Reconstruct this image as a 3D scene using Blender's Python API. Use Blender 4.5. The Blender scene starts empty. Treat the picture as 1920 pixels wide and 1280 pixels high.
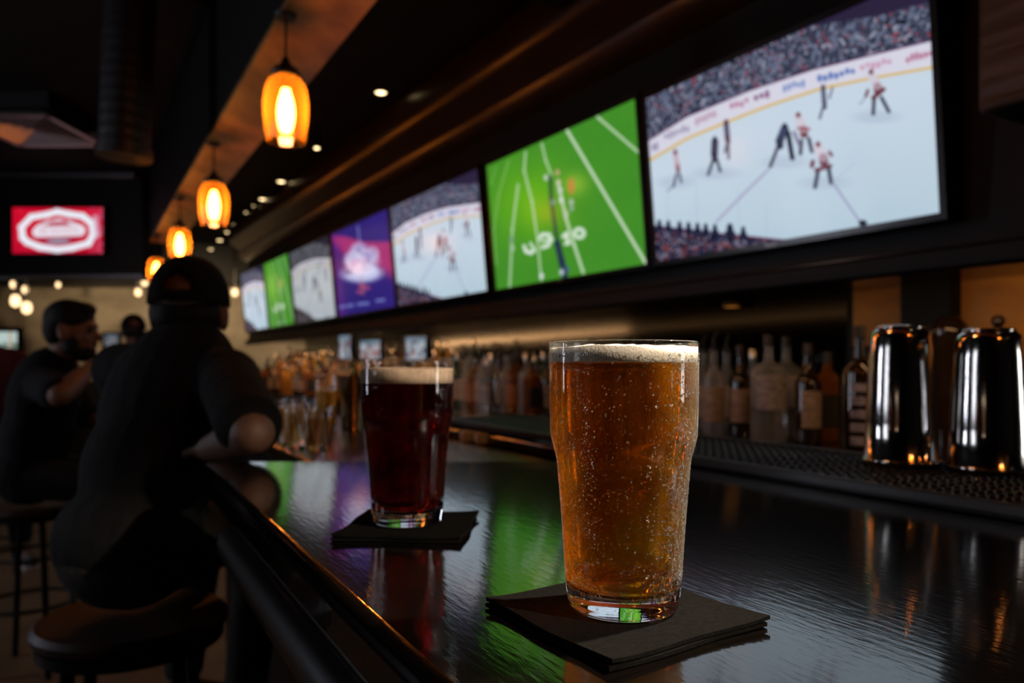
import bpy, bmesh, math, random
import numpy as np
from mathutils import Vector, Matrix

# ------------------------------------------------------------------ camera, world, exposure
SC = bpy.context.scene
COL = SC.collection
CAMZ = 1.225            # eye height; the bar top is at 1.07
F = 1400.0              # focal length in pixels of the 1920x1280 frame
HY = 688.0              # horizon row
cam_d = bpy.data.cameras.new('camera')
cam_d.sensor_width = 36.0
cam_d.lens = F / 1920.0 * 36.0
cam_d.shift_y = (HY - 640.0) / 1920.0
cam_d.clip_start = 0.02
cam_d.dof.use_dof = True
cam_d.dof.focus_distance = 0.435
cam_d.dof.aperture_fstop = 6.6
cam = bpy.data.objects.new('camera', cam_d)
cam.location = (0, 0, CAMZ)
cam.rotation_euler = (math.radians(90), 0, 0)
COL.objects.link(cam)
SC.camera = cam

world = bpy.data.worlds.new('world')
SC.world = world
world.use_nodes = True
world.node_tree.nodes['Background'].inputs[0].default_value = (0.55, 0.6, 0.8, 1)
world.node_tree.nodes['Background'].inputs[1].default_value = 0.0006

SC.view_settings.view_transform = 'Standard'
SC.view_settings.look = 'None'
SC.view_settings.gamma = 1.0
SC.view_settings.exposure = 0.0
SC.view_settings.use_curve_mapping = False
SC.cycles.max_bounces = 24
SC.cycles.transmission_bounces = 24
SC.cycles.transparent_max_bounces = 24
SC.cycles.sample_clamp_indirect = 12.0

# strengths of the bulbs, the windows and the added spots
BULB = 60.0
WIN_R = 9.0        # daylight in the narrow window on the right, out of frame
WIN_L = 15.0       # daylight in the tall narrow window on the left, out of frame
WIN_W = 2.8        # daylight in the wide window on the left, out of frame
SPOT_W = 230.0      # watts of each spot added over the near bar to light the beer

rnd = random.Random(7)
nrg = np.random.RandomState(11)

# ------------------------------------------------------------------ frames
def P(px, py, Y):
    return Vector(((px - 960.0) / F * Y, Y, CAMZ - (py - HY) / F * Y))

BY = math.radians(28.7)     # direction the bar runs
TY = math.radians(32.1)     # direction the row of screens runs
PY = math.radians(30.2)     # direction of the lamp beam
def frame(yaw):
    c, s = math.cos(yaw), math.sin(yaw)
    return lambda p, a, z=0.0: Vector((p * c - a * s, p * s + a * c, z))
W = frame(BY)               # W(across, along, height) in the bar's frame
T = frame(TY)
L = frame(PY)
def WI(v):
    c, s = math.cos(BY), math.sin(BY)
    return (v[0] * c + v[1] * s, -v[0] * s + v[1] * c)

# ------------------------------------------------------------------ materials
MATS = {}
def srgb(r, g, b):
    f = lambda v: (v / 255 / 12.92) if v / 255 <= 0.04045 else ((v / 255 + 0.055) / 1.055) ** 2.4
    return (f(r), f(g), f(b), 1)

def mat(name, col, rough=0.5, metal=0.0, trans=0.0, ior=1.45, spec=0.5, emit=None, es=0.0,
        coat=0.0, bump=None, vary=None, sheen=0.0):
    """principled material; bump=(scale xyz, strength, detail); vary=(colour2, scale xyz)"""
    m = bpy.data.materials.new(name)
    m.use_nodes = True
    nt = m.node_tree
    b = nt.nodes['Principled BSDF']
    b.inputs['Base Color'].default_value = (*col[:3], 1)
    b.inputs['Roughness'].default_value = rough
    b.inputs['Metallic'].default_value = metal
    b.inputs['Transmission Weight'].default_value = trans
    b.inputs['IOR'].default_value = ior
    b.inputs['Specular IOR Level'].default_value = spec
    b.inputs['Coat Weight'].default_value = coat
    b.inputs['Coat Roughness'].default_value = 0.06
    b.inputs['Sheen Weight'].default_value = sheen
    if emit:
        b.inputs['Emission Color'].default_value = (*emit[:3], 1)
        b.inputs['Emission Strength'].default_value = es
    def coords(scale):
        tc = nt.nodes.new('ShaderNodeTexCoord')
        mp = nt.nodes.new('ShaderNodeMapping')
        mp.inputs['Scale'].default_value = scale
        nt.links.new(tc.outputs['Object'], mp.inputs['Vector'])
        return mp.outputs['Vector']
    if bump:
        n = nt.nodes.new('ShaderNodeTexNoise')
        n.inputs['Scale'].default_value = 1.0
        n.inputs['Detail'].default_value = bump[2]
        nt.links.new(coords(bump[0]), n.inputs['Vector'])
        bp = nt.nodes.new('ShaderNodeBump')
        bp.inputs['Strength'].default_value = bump[1]
        bp.inputs['Distance'].default_value = bump[3] if len(bump) > 3 else 0.002
        nt.links.new(n.outputs['Fac'], bp.inputs['Height'])
        nt.links.new(bp.outputs['Normal'], b.inputs['Normal'])
        if coat:
            nt.links.new(bp.outputs['Normal'], b.inputs['Coat Normal'])
    if vary:
        n = nt.nodes.new('ShaderNodeTexNoise')
        n.inputs['Scale'].default_value = 1.0
        n.inputs['Detail'].default_value = 5
        nt.links.new(coords(vary[1]), n.inputs['Vector'])
        r = nt.nodes.new('ShaderNodeValToRGB')
        r.color_ramp.elements[0].position = 0.35
        r.color_ramp.elements[1].position = 0.68
        r.color_ramp.elements[0].color = (*col[:3], 1)
        r.color_ramp.elements[1].color = (*vary[0][:3], 1)
        nt.links.new(n.outputs['Fac'], r.inputs['Fac'])
        nt.links.new(r.outputs['Color'], b.inputs['Base Color'])
    MATS[name] = m
    return m

def emitter(name, col, strength):
    m = bpy.data.materials.new(name)
    m.use_nodes = True
    nt = m.node_tree
    nt.nodes.remove(nt.nodes['Principled BSDF'])
    e = nt.nodes.new('ShaderNodeEmission')
    e.inputs[0].default_value = (*col[:3], 1)
    e.inputs[1].default_value = strength
    nt.links.new(e.outputs[0], nt.nodes['Material Output'].inputs['Surface'])
    MATS[name] = m
    return m

# bar
mat('lacquer', (0.0022, 0.0015, 0.001), rough=0.16, spec=0.12, coat=1.0, vary=((0.0015, 0.001, 0.001), (45, 6, 6)),
    bump=((230, 42, 60), 0.13, 4, 0.0012))
mat('edge_glint_orange', (0.75, 0.36, 0.10), rough=0.46, metal=1.0, bump=((700, 90, 300), 0.5, 3, 0.001))
mat('bar_edge', (0.008, 0.005, 0.003), rough=0.3, coat=0.5, bump=((260, 60, 120), 0.25, 3, 0.001))
mat('bar_front', (0.003, 0.003, 0.0042), rough=0.38, spec=0.3, bump=((60, 8, 60), 0.2, 4))
mat('copper_ledge', (0.30, 0.17, 0.07), rough=0.22, metal=0.9, bump=((30, 30, 30), 0.5, 3, 0.004))
mat('rubber', (0.022, 0.016, 0.011), rough=0.42)
mat('napkin', (0.0050, 0.0046, 0.0043), rough=1.0, spec=0.0, bump=((900, 900, 900), 0.5, 2, 0.0006),
    vary=((0.0080, 0.0074, 0.0068), (500, 500, 500)))
mat('napkin_white', (0.75, 0.68, 0.58), rough=0.9)
# glassware and drink
mat('clear_glass', (1, 1, 1), rough=0.0, trans=1.0, ior=1.5)
def thin_glass(MIST_GLOW):
    m = bpy.data.materials.new('thin_glass'); m.use_nodes = True
    nt = m.node_tree; nt.nodes.remove(nt.nodes['Principled BSDF'])
    tr = nt.nodes.new('ShaderNodeBsdfTransparent'); tr.inputs[0].default_value = (0.985, 0.99, 0.985, 1)
    gl = nt.nodes.new('ShaderNodeBsdfGlossy'); gl.inputs[1].default_value = 0.02
    lw = nt.nodes.new('ShaderNodeLayerWeight'); lw.inputs[0].default_value = 0.5
    pw = nt.nodes.new('ShaderNodeMath'); pw.operation = 'POWER'; pw.inputs[1].default_value = 5.0
    fr = nt.nodes.new('ShaderNodeMath'); fr.operation = 'MULTIPLY_ADD'; fr.inputs[1].default_value = 0.90; fr.inputs[2].default_value = 0.035
    nt.links.new(lw.outputs['Facing'], pw.inputs[0]); nt.links.new(pw.outputs[0], fr.inputs[0])
    mx = nt.nodes.new('ShaderNodeMixShader')
    nt.links.new(fr.outputs[0], mx.inputs[0]); nt.links.new(tr.outputs[0], mx.inputs[1]); nt.links.new(gl.outputs[0], mx.inputs[2])
    # mist film added so light through the drink makes the wall glow
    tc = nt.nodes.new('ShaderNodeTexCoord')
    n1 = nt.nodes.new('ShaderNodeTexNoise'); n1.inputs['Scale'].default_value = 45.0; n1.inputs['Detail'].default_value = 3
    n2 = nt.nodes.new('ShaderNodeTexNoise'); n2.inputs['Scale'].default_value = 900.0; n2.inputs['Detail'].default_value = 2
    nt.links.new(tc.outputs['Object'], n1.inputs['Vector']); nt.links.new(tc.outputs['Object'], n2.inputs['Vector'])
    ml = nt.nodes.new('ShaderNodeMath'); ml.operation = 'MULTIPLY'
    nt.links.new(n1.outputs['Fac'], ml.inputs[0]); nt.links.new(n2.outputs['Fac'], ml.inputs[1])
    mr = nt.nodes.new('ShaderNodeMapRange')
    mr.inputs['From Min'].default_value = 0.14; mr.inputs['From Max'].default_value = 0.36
    mr.inputs['To Min'].default_value = 0.0 if MIST_GLOW < 0.2 else 0.06; mr.inputs['To Max'].default_value = MIST_GLOW
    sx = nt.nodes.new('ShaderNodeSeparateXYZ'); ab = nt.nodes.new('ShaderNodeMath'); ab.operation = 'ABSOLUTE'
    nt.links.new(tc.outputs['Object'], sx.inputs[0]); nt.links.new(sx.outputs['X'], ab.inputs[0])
    fl = nt.nodes.new('ShaderNodeMapRange'); fl.interpolation_type = 'SMOOTHSTEP'       # mask makes the flanks glow and leaves the centre dark
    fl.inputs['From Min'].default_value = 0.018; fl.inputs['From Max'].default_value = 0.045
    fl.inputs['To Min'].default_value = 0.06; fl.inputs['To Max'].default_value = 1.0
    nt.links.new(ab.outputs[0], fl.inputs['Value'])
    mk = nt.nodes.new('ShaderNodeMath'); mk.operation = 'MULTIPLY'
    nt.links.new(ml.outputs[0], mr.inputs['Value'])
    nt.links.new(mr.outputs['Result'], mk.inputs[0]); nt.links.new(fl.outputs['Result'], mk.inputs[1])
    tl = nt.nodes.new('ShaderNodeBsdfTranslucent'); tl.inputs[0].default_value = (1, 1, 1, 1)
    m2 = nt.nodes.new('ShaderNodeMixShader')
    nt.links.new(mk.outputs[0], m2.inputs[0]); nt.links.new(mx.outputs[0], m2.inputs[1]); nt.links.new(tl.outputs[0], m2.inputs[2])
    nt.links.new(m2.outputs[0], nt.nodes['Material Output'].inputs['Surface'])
    MATS['thin_glass' if MIST_GLOW < 0.2 else 'mist_glow_glass'] = m
thin_glass(0.02)
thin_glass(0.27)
mat('water_drop', (1, 1, 1), rough=0.16, trans=1.0, ior=1.4)
def liquid(name, absorb, dens, sc, sd, ior=1.35):
    m = mat(name, (1, 1, 1), rough=0.0, trans=1.0, ior=ior)
    nt = m.node_tree
    b = nt.nodes['Principled BSDF']
    tr = nt.nodes.new('ShaderNodeBsdfTransparent')
    mx = nt.nodes.new('ShaderNodeMixShader'); mx.inputs[0].default_value = 0.45
    nt.links.new(b.outputs[0], mx.inputs[1]); nt.links.new(tr.outputs[0], mx.inputs[2])
    nt.links.new(mx.outputs[0], nt.nodes['Material Output'].inputs['Surface'])
    va = nt.nodes.new('ShaderNodeVolumeAbsorption')
    va.inputs['Color'].default_value = (*absorb, 1)
    va.inputs['Density'].default_value = dens
    vs = nt.nodes.new('ShaderNodeVolumeScatter')
    vs.inputs['Color'].default_value = (*sc, 1)
    vs.inputs['Density'].default_value = sd
    vs.inputs['Anisotropy'].default_value = 0.5
    ad = nt.nodes.new('ShaderNodeAddShader')
    nt.links.new(va.outputs[0], ad.inputs[0]); nt.links.new(vs.outputs[0], ad.inputs[1])
    nt.links.new(ad.outputs[0], nt.nodes['Material Output'].inputs['Volume'])
    return m
liquid('amber_beer', (0.988, 0.848, 0.03), 120.0, (1.0, 0.62, 0.12), 1.0)
liquid('dark_beer', (0.82, 0.28, 0.02), 130.0, (1.0, 0.3, 0.1), 0.8)
mat('foam', (0.86, 0.78, 0.68), rough=0.9, bump=((700, 700, 700), 0.5, 4, 0.001), vary=((0.72, 0.62, 0.50), (260, 260, 120)))
mat('tan_foam', (0.52, 0.38, 0.27), rough=0.9, bump=((700, 700, 700), 0.5, 4, 0.001), vary=((0.42, 0.29, 0.20), (260, 260, 120)))
mat('steel', (0.62, 0.60, 0.58), rough=0.10, metal=1.0, bump=((900, 900, 3), 0.04, 2))
# bottles
mat('bottle_clear', (0.80, 0.85, 0.86), rough=0.04, trans=0.85, ior=1.2)
mat('bottle_dark', (0.025, 0.013, 0.007), rough=0.06, coat=0.5)
mat('bottle_amber', (0.45, 0.17, 0.04), rough=0.05, trans=0.7, ior=1.25)
mat('bottle_green', (0.05, 0.12, 0.05), rough=0.05, trans=0.5, ior=1.25)
mat('paper_cream', (0.50, 0.38, 0.28), rough=0.8, vary=((0.24, 0.17, 0.13), (40, 40, 90)))
mat('paper_pale', (0.46, 0.43, 0.44), rough=0.8, vary=((0.22, 0.20, 0.22), (40, 40, 90)))
mat('paper_black', (0.02, 0.018, 0.017), rough=0.6)
mat('paper_rust', (0.34, 0.13, 0.05), rough=0.7)
mat('cap_black', (0.015, 0.014, 0.014), rough=0.4)
mat('cap_metal', (0.6, 0.52, 0.42), rough=0.25, metal=1.0)
mat('gold_glint_fill', (0.80, 0.44, 0.09), rough=0.1, trans=0.6, ior=1.2)  # gold colour put in for the golden glints of warm light
# room
mat('black_paint', (0.0025, 0.0025, 0.0028), rough=0.6, spec=0.3)
mat('black_gloss', (0.0018, 0.0018, 0.0022), rough=0.5, spec=0.2)
mat('ceiling_black', (0.002, 0.002, 0.002), rough=0.9, spec=0.2, vary=((0.006, 0.006, 0.0055), (5, 5, 5)))
mat('beam_wood', (0.50, 0.27, 0.07), rough=0.45, vary=((0.20, 0.095, 0.026), (7, 3, 7)), bump=((20, 6, 20), 0.3, 4))
mat('beam_side', (0.004, 0.0034, 0.003), rough=0.7, spec=0.2, vary=((0.0025, 0.002, 0.0018), (12, 2, 12)))
mat('crown_wood', (0.028, 0.012, 0.006), rough=0.30, vary=((0.02, 0.010, 0.006), (14, 1.5, 14)))
mat('soffit_bronze', (0.06, 0.035, 0.018), rough=0.16, metal=0.7, bump=((5, 5, 5), 0.15, 2, 0.01))
mat('mirror_dark', (0.013, 0.0115, 0.010), rough=0.14, metal=1.0)
mat('orange_glow_band', (0.60, 0.28, 0.05), rough=0.6, vary=((0.30, 0.13, 0.03), (4, 4, 9)))
mat('counter_black', (0.012, 0.010, 0.009), rough=0.2, coat=0.4)
mat('stone', (0.42, 0.36, 0.27), rough=0.85, vary=((0.22, 0.18, 0.13), (1.6, 1.6, 3.2)), bump=((6, 6, 9), 0.6, 4, 0.02))
mat('floor_wood', (0.13, 0.07, 0.032), rough=0.5, vary=((0.075, 0.038, 0.018), (9, 1.2, 1)))
mat('duct_metal', (0.16, 0.15, 0.155), rough=0.35, metal=0.9)
mat('duct_dark', (0.05, 0.046, 0.048), rough=0.42, metal=0.8)
mat('vent_metal', (0.50, 0.42, 0.43), rough=0.40, metal=0.7)
mat('tv_black', (0.004, 0.004, 0.0045), rough=0.25)
mat('cord_black', (0.006, 0.005, 0.005), rough=0.5)
mat('dark_wood', (0.028, 0.013, 0.008), rough=0.5, spec=0.3)
mat('dark_metal', (0.012, 0.012, 0.013), rough=0.4, metal=0.6)
mat('column_wood', (0.045, 0.028, 0.018), rough=0.5, vary=((0.03, 0.02, 0.014), (3, 3, 34)), bump=((4, 4, 40), 0.6, 3, 0.01))
# people
mat('skin', (0.13, 0.06, 0.036), rough=0.55)
mat('skin_tan', (0.16, 0.07, 0.042), rough=0.55)
mat('shirt_black', (0.0065, 0.0062, 0.0068), rough=0.9, spec=0.2, bump=((35, 35, 16), 0.6, 3, 0.01))
mat('shirt_navy', (0.0035, 0.0035, 0.0042), rough=0.9, spec=0.2, bump=((30, 30, 16), 0.6, 3, 0.01))
mat('shirt_maroon', (0.05, 0.006, 0.007), rough=0.9)
mat('trousers_olive', (0.016, 0.0125, 0.007), rough=0.9, bump=((30, 30, 16), 0.6, 3, 0.01))
mat('trousers_black', (0.0035, 0.0035, 0.004), rough=0.9)
mat('cap_cloth', (0.006, 0.0055, 0.0055), rough=0.95, spec=0.15)
mat('hair_dark', (0.004, 0.003, 0.0025), rough=0.7, spec=0.25, bump=((200, 200, 60), 0.6, 3, 0.004))
mat('shoe_grey', (0.06, 0.05, 0.05), rough=0.6)
mat('shoe_sole', (0.45, 0.38, 0.36), rough=0.7)
mat('eye_dark', (0.02, 0.015, 0.012), rough=0.2)
# light givers
emitter('bulb_glow', (1.0, 0.66, 0.34), BULB)
emitter('spot_glow', (1.0, 0.72, 0.36), 5.0)
emitter('far_bulb_glow', (1.0, 0.66, 0.34), 2.6)
emitter('day_right', (1.0, 0.95, 0.90), WIN_R)
emitter('day_left', (0.80, 0.84, 1.0), WIN_L)
emitter('day_wide', (0.86, 0.90, 1.0), WIN_W)

def shade_material():
    m = bpy.data.materials.new('amber_shade')
    m.use_nodes = True
    nt = m.node_tree
    nt.nodes.remove(nt.nodes['Principled BSDF'])
    tr = nt.nodes.new('ShaderNodeBsdfTransparent'); tr.inputs[0].default_value = (1.0, 0.64, 0.28, 1)
    tl = nt.nodes.new('ShaderNodeBsdfTranslucent'); tl.inputs[0].default_value = (0.62, 0.27, 0.035, 1)
    gl = nt.nodes.new('ShaderNodeBsdfGlossy'); gl.inputs[0].default_value = (1, 0.9, 0.8, 1); gl.inputs[1].default_value = 0.08
    lw = nt.nodes.new('ShaderNodeLayerWeight'); lw.inputs[0].default_value = 0.32
    mp = nt.nodes.new('ShaderNodeMapRange')
    mp.inputs['To Min'].default_value = 0.05; mp.inputs['To Max'].default_value = 0.42
    nt.links.new(lw.outputs['Facing'], mp.inputs['Value'])
    m1 = nt.nodes.new('ShaderNodeMixShader')
    nt.links.new(mp.outputs['Result'], m1.inputs[0])
    nt.links.new(tr.outputs[0], m1.inputs[1]); nt.links.new(tl.outputs[0], m1.inputs[2])
    m2 = nt.nodes.new('ShaderNodeMixShader'); m2.inputs[0].default_value = 0.05
    nt.links.new(m1.outputs[0], m2.inputs[1]); nt.links.new(gl.outputs[0], m2.inputs[2])
    nt.links.new(m2.outputs[0], nt.nodes['Material Output'].inputs['Surface'])
    MATS['amber_shade'] = m
shade_material()

def screen_material():
    m = mat('screen_picture', (0.0, 0.0, 0.0), rough=0.16, spec=0.05)
    nt = m.node_tree
    a = nt.nodes.new('ShaderNodeAttribute'); a.attribute_name = 'picture'
    b = nt.nodes['Principled BSDF']
    nt.links.new(a.outputs['Color'], b.inputs['Emission Color'])
    b.inputs['Emission Strength'].default_value = 1.0
screen_material()

# ------------------------------------------------------------------ mesh helpers
class MB:
    def __init__(self):
        self.v, self.f = [], []
    def add(self, v, f, M=None):
        o = len(self.v)
        self.v += [(M @ Vector(q)) if M else Vector(q) for q in v]
        self.f += [tuple(i + o for i in q) for q in f]
        return self
    def box(self, c, s, M=None):
        x, y, z = c; a, b, d = s[0] / 2, s[1] / 2, s[2] / 2
        v = [(x + i * a, y + j * b, z + k * d) for k in (-1, 1) for j in (-1, 1) for i in (-1, 1)]
        f = [(0, 2, 3, 1), (4, 5, 7, 6), (0, 1, 5, 4), (2, 6, 7, 3), (0, 4, 6, 2), (1, 3, 7, 5)]
        return self.add(v, f, M)
    def prism(self, plan, z0, z1):
        n = len(plan)
        v = [(p[0], p[1], z0) for p in plan] + [(p[0], p[1], z1) for p in plan]
        f = [tuple(range(n - 1, -1, -1)), tuple(range(n, 2 * n))]
        f += [(i, (i + 1) % n, (i + 1) % n + n, i + n) for i in range(n)]
        return self.add(v, f)
    def lathe(self, prof, seg=32, M=None, loop=False):
        """prof: (r, z) from bottom to top; r == 0 gives a pole; loop closes the profile on itself"""
        v, rings = [], []
        for r, z in prof:
            if r <= 1e-9:
                rings.append([len(v)]); v.append((0, 0, z))
            else:
                rings.append(list(range(len(v), len(v) + seg)))
                v += [(r * math.cos(2 * math.pi * k / seg), r * math.sin(2 * math.pi * k / seg), z) for k in range(seg)]
        f = []
        pairs = list(zip(rings[:-1], rings[1:]))
        if loop:
            pairs.append((rings[-1], rings[0]))
        for A, B in pairs:
            for k in range(seg):
                k2 = (k + 1) % seg
                if len(A) == 1 and len(B) == 1:
                    continue
                if len(A) == 1:
                    f.append((A[0], B[k2], B[k]))
                elif len(B) == 1:
                    f.append((A[k], A[k2], B[0]))
                else:
                    f.append((A[k], A[k2], B[k2], B[k]))
        return self.add(v, f, M)
    def tube(self, pts, r, seg=10, cap=True):
        pts = [Vector(p) for p in pts]
        rs = r if isinstance(r, (list, tuple)) else [r] * len(pts)
        o = len(self.v)
        ref = None
        for i, p in enumerate(pts):
            d = (pts[min(i + 1, len(pts) - 1)] - pts[max(i - 1, 0)]).normalized()
            if ref is None:
                ref = d.orthogonal().normalized()
            x = (ref - d * ref.dot(d)).normalized(); ref = x
            y = d.cross(x)
            for k in range(seg):
                t = 2 * math.pi * k / seg
                self.v.append(p + (x * math.cos(t) + y * math.sin(t)) * rs[i])
        for i in range(len(pts) - 1):
            for k in range(seg):
                a, b = o + i * seg + k, o + i * seg + (k + 1) % seg
                self.f.append((a, b, b + seg, a + seg))
        if cap:
            self.f.append(tuple(o + k for k in range(seg - 1, -1, -1)))
            e = o + (len(pts) - 1) * seg
            self.f.append(tuple(e + k for k in range(seg)))
        return self
    def sphere(self, c, r, seg=14, rings=8, M=None):
        rx, ry, rz = r if isinstance(r, (tuple, list)) else (r, r, r)
        v, f = [(0, 0, -rz)], []
        for i in range(1, rings):
            ph = -math.pi / 2 + math.pi * i / rings
            v += [(rx * math.cos(ph) * math.cos(2 * math.pi * k / seg), ry * math.cos(ph) * math.sin(2 * math.pi * k / seg), rz * math.sin(ph)) for k in range(seg)]
        v.append((0, 0, rz))
        for k in range(seg):
            k2 = (k + 1) % seg
            f.append((0, 1 + k2, 1 + k))
            for i in range(rings - 2):
                a = 1 + i * seg
                f.append((a + k, a + k2, a + seg + k2, a + seg + k))
            a = 1 + (rings - 2) * seg
            f.append((a + k, a + k2, len(v) - 1))
        MM = Matrix.Translation(Vector(c)) @ (M.to_4x4() if M else Matrix.Identity(4))
        return self.add(v, f, MM)
    def mesh(self, name, smooth=True):
        me = bpy.data.meshes.new(name)
        me.from_pydata([tuple(v) for v in self.v], [], self.f)
        if smooth:
            me.polygons.foreach_set('use_smooth', [True] * len(me.polygons))
        me.update()
        return me

def link(name, me, material, parent=None):
    o = bpy.data.objects.new(name, me)
    COL.objects.link(o)
    if material is not None:
        me.materials.clear()
        me.materials.append(MATS[material] if isinstance(material, str) else material)
    if parent is not None:
        o.parent = parent
    return o

def obj(name, mb, material, parent=None, smooth=True, bevel=0.0, bseg=2, angle=True):
    me = mb.mesh(name, smooth)
    o = link(name, me, material, parent)
    if bevel:
        b = o.modifiers.new('bevel', 'BEVEL'); b.width = bevel; b.segments = bseg; b.limit_method = 'ANGLE'
        b.angle_limit = math.radians(35)
    if smooth and angle:
        me.set_sharp_from_angle(angle=math.radians(38))
    return o

def tag(o, label=None, cat=None, group=None, kind=None):
    if label: o['label'] = label
    if cat: o['category'] = cat
    if group: o['group'] = group
    if kind: o['kind'] = kind
    return o

def thing(name, label, cat, loc=(0, 0, 0), rz=0.0, group=None):
    o = bpy.data.objects.new(name, None)
    o.empty_display_size = 0.05
    COL.objects.link(o)
    o.location = loc; o.rotation_euler = (0, 0, rz)
    return tag(o, label, cat, group)

def struct(name, mb, material, smooth=False, bevel=0.0):
    o = obj(name, mb, material, None, smooth, bevel)
    o['kind'] = 'structure'
    return o

KIDS = {}
def dup(root, loc, rz=None, label=None, group=None, scale=None):
    """a copy of a thing with copies of its parts and sub-parts"""
    if root.name not in KIDS:
        KIDS[root.name] = [(c, [g for g in COL.objects if g.parent is c]) for c in COL.objects if c.parent is root]
    r = root.copy(); COL.objects.link(r)
    r.location = loc
    if rz is not None: r.rotation_euler = (0, 0, rz)
    if scale: r.scale = scale if isinstance(scale, (tuple, list)) else (scale,) * 3
    if label: r['label'] = label
    if group: r['group'] = group
    for c0, gs in KIDS[root.name]:
        c = c0.copy(); COL.objects.link(c); c.parent = r
        for g0 in gs:
            g = g0.copy(); COL.objects.link(g); g.parent = c
    return r

def interp(prof, n=3):
    """catmull-rom through profile points"""
    out = []
    for i in range(len(prof) - 1):
        p0 = prof[max(i - 1, 0)]; p1 = prof[i]; p2 = prof[i + 1]; p3 = prof[min(i + 2, len(prof) - 1)]
        for k in range(n):
            t = k / n
            out.append(tuple(0.5 * (2 * p1[j] + (p2[j] - p0[j]) * t + (2 * p0[j] - 5 * p1[j] + 4 * p2[j] - p3[j]) * t * t + (3 * p1[j] - p0[j] - 3 * p2[j] + p3[j]) * t ** 3) for j in (0, 1)))
    out.append(prof[-1])
    return out

def plan_round(pts, idx, r, n=8):
    """round corner idx of a plan polygon"""
    a, b, c = Vector(pts[idx - 1]), Vector(pts[idx]), Vector(pts[(idx + 1) % len(pts)])
    d1, d2 = (a - b).normalized(), (c - b).normalized()
    p1, p2 = b + d1 * r, b + d2 * r
    arc = []
    for k in range(n + 1):
        t = k / n
        arc.append(tuple((1 - t) ** 2 * p1[j] + 2 * t * (1 - t) * b[j] + t * t * p2[j] for j in (0, 1)))
    return pts[:idx] + arc + pts[idx + 1:]

# ------------------------------------------------------------------ the room
BT = 1.07
def wplan(pts):
    return [tuple(W(p, a)[:2]) for p, a in pts]

struct('floor', MB().box((-2.0, 4.0, -0.05), (16, 18, 0.1)), 'floor_wood')
struct('ceiling', MB().box((-2.0, 4.0, 3.02), (16, 18, 0.12)), 'ceiling_black')
struct('wall_right', MB().prism(wplan([(2.35, 1.78), (2.35, 10.8), (2.5, 10.8), (2.5, 1.78)]), 0, 2.96), 'mirror_dark')
struct('wall_back', MB().prism([(-9.6, 9.9), (-0.6, 9.9), (-0.6, 10.05), (-9.6, 10.05)], 0, 2.96), 'stone')
# the near stretch of the right wall, with a daylight window in it
# walls with daylight openings out of frame
def wall_with_hole(name, p0, p1, a0, a1, ha0, ha1, hz0, hz1, ztop, m):
    mb = MB()
    for (b0, b1, c0, c1) in ((a0, ha0, 0, ztop), (ha1, a1, 0, ztop), (ha0, ha1, 0, hz0), (ha0, ha1, hz1, ztop)):
        mb.prism(wplan([(p0, b0), (p0, b1), (p1, b1), (p1, b0)]), c0, c1)
    return struct(name, mb, m)
wall_with_hole('wall_right_near', 2.35, 2.5, -3.0, 1.78, -1.0, -0.5, 1.0, 2.3, 2.96, 'black_paint')
wall_with_hole('wall_left', -3.12, -3.0, -3.0, 3.5, 1.3, 2.1, 1.25, 2.4, 2.96, 'black_paint')
wall_with_hole('wall_left_far', -3.12, -3.0, 3.5, 12.0, 3.98, 4.42, 0.08, 2.45, 2.96, 'black_paint')
struct('wall_front', MB().prism(wplan([(-3.0, -3.0), (2.5, -3.0), (2.5, -3.12), (-3.0, -3.12)]), 0, 2.96), 'black_paint')
struct('trim_13', MB().prism(wplan([(2.33, 0.0), (2.33, 1.74), (2.35, 1.74), (2.35, 0.0)]), 1.30, 1.49), 'orange_glow_band')  # orange band coloured in for the warm glow on the wall
struct('trim_14', MB().prism(wplan([(2.27, 1.36), (2.27, 1.52), (2.35, 1.52), (2.35, 1.36)]), 0.985, 1.49), 'black_paint')
wall_with_hole('wall_left_far', -3.12, -3.0, 3.6, 12.0, 3.75, 4.45, 0.95, 2.45, 2.96, 'black_paint')
def window(name, c, rz, w, z0, z1, daylight):
    e = bpy.data.objects.new(name, None); COL.objects.link(e)
    e['kind'] = 'structure'
    e.location = (c[0], c[1], z0)
    e.rotation_euler = (0, 0, rz)
    h, t = z1 - z0, 0.05
    fr = MB()
    fr.box((0, -w / 2 + t / 2, h / 2), (0.07, t, h)).box((0, w / 2 - t / 2, h / 2), (0.07, t, h))
    fr.box((0, 0, t / 2), (0.07, w, t)).box((0, 0, h - t / 2), (0.07, w, t))
    if w > 1: fr.box((0, 0, h / 2), (0.06, 0.04, h))
    obj('window_frame', fr, 'black_paint', e, False)
    obj('window_pane', MB().box((0.0, 0, h / 2), (0.006, w - t, h - t)), daylight, e, False)
    return e
window('window_1', W(2.42, -0.75), BY, 0.5, 1.0, 2.3, 'day_right')
window('window_2', W(-3.06, 4.2), BY, 0.44, 0.08, 2.45, 'day_left')
window('window_3', W(-3.06, 1.7), BY, 0.8, 1.25, 2.4, 'day_wide')

# lamp beam: wood underside, dark sides
def lplan(pts):
    return [tuple(L(p, a)[:2]) for p, a in pts]
BZ = 2.325
struct('trim_1', MB().prism(lplan([(0.549, -2.2), (0.775, -2.2), (0.775, 7.3), (0.549, 7.3)]), BZ, BZ + 0.02), 'beam_wood')
struct('trim_2', MB().prism(lplan([(0.545, -2.2), (0.779, -2.2), (0.779, 7.3), (0.545, 7.3)]), BZ + 0.02, 2.96), 'beam_side', bevel=0.008)
# dropped ceiling between the lamp beam and the screens
struct('ceiling_dropped', MB().prism(wplan([(0.80, -2.6), (2.35, -2.6), (2.35, 9.2), (0.25, 9.2)]), 2.64, 2.70), 'ceiling_black')
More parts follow.
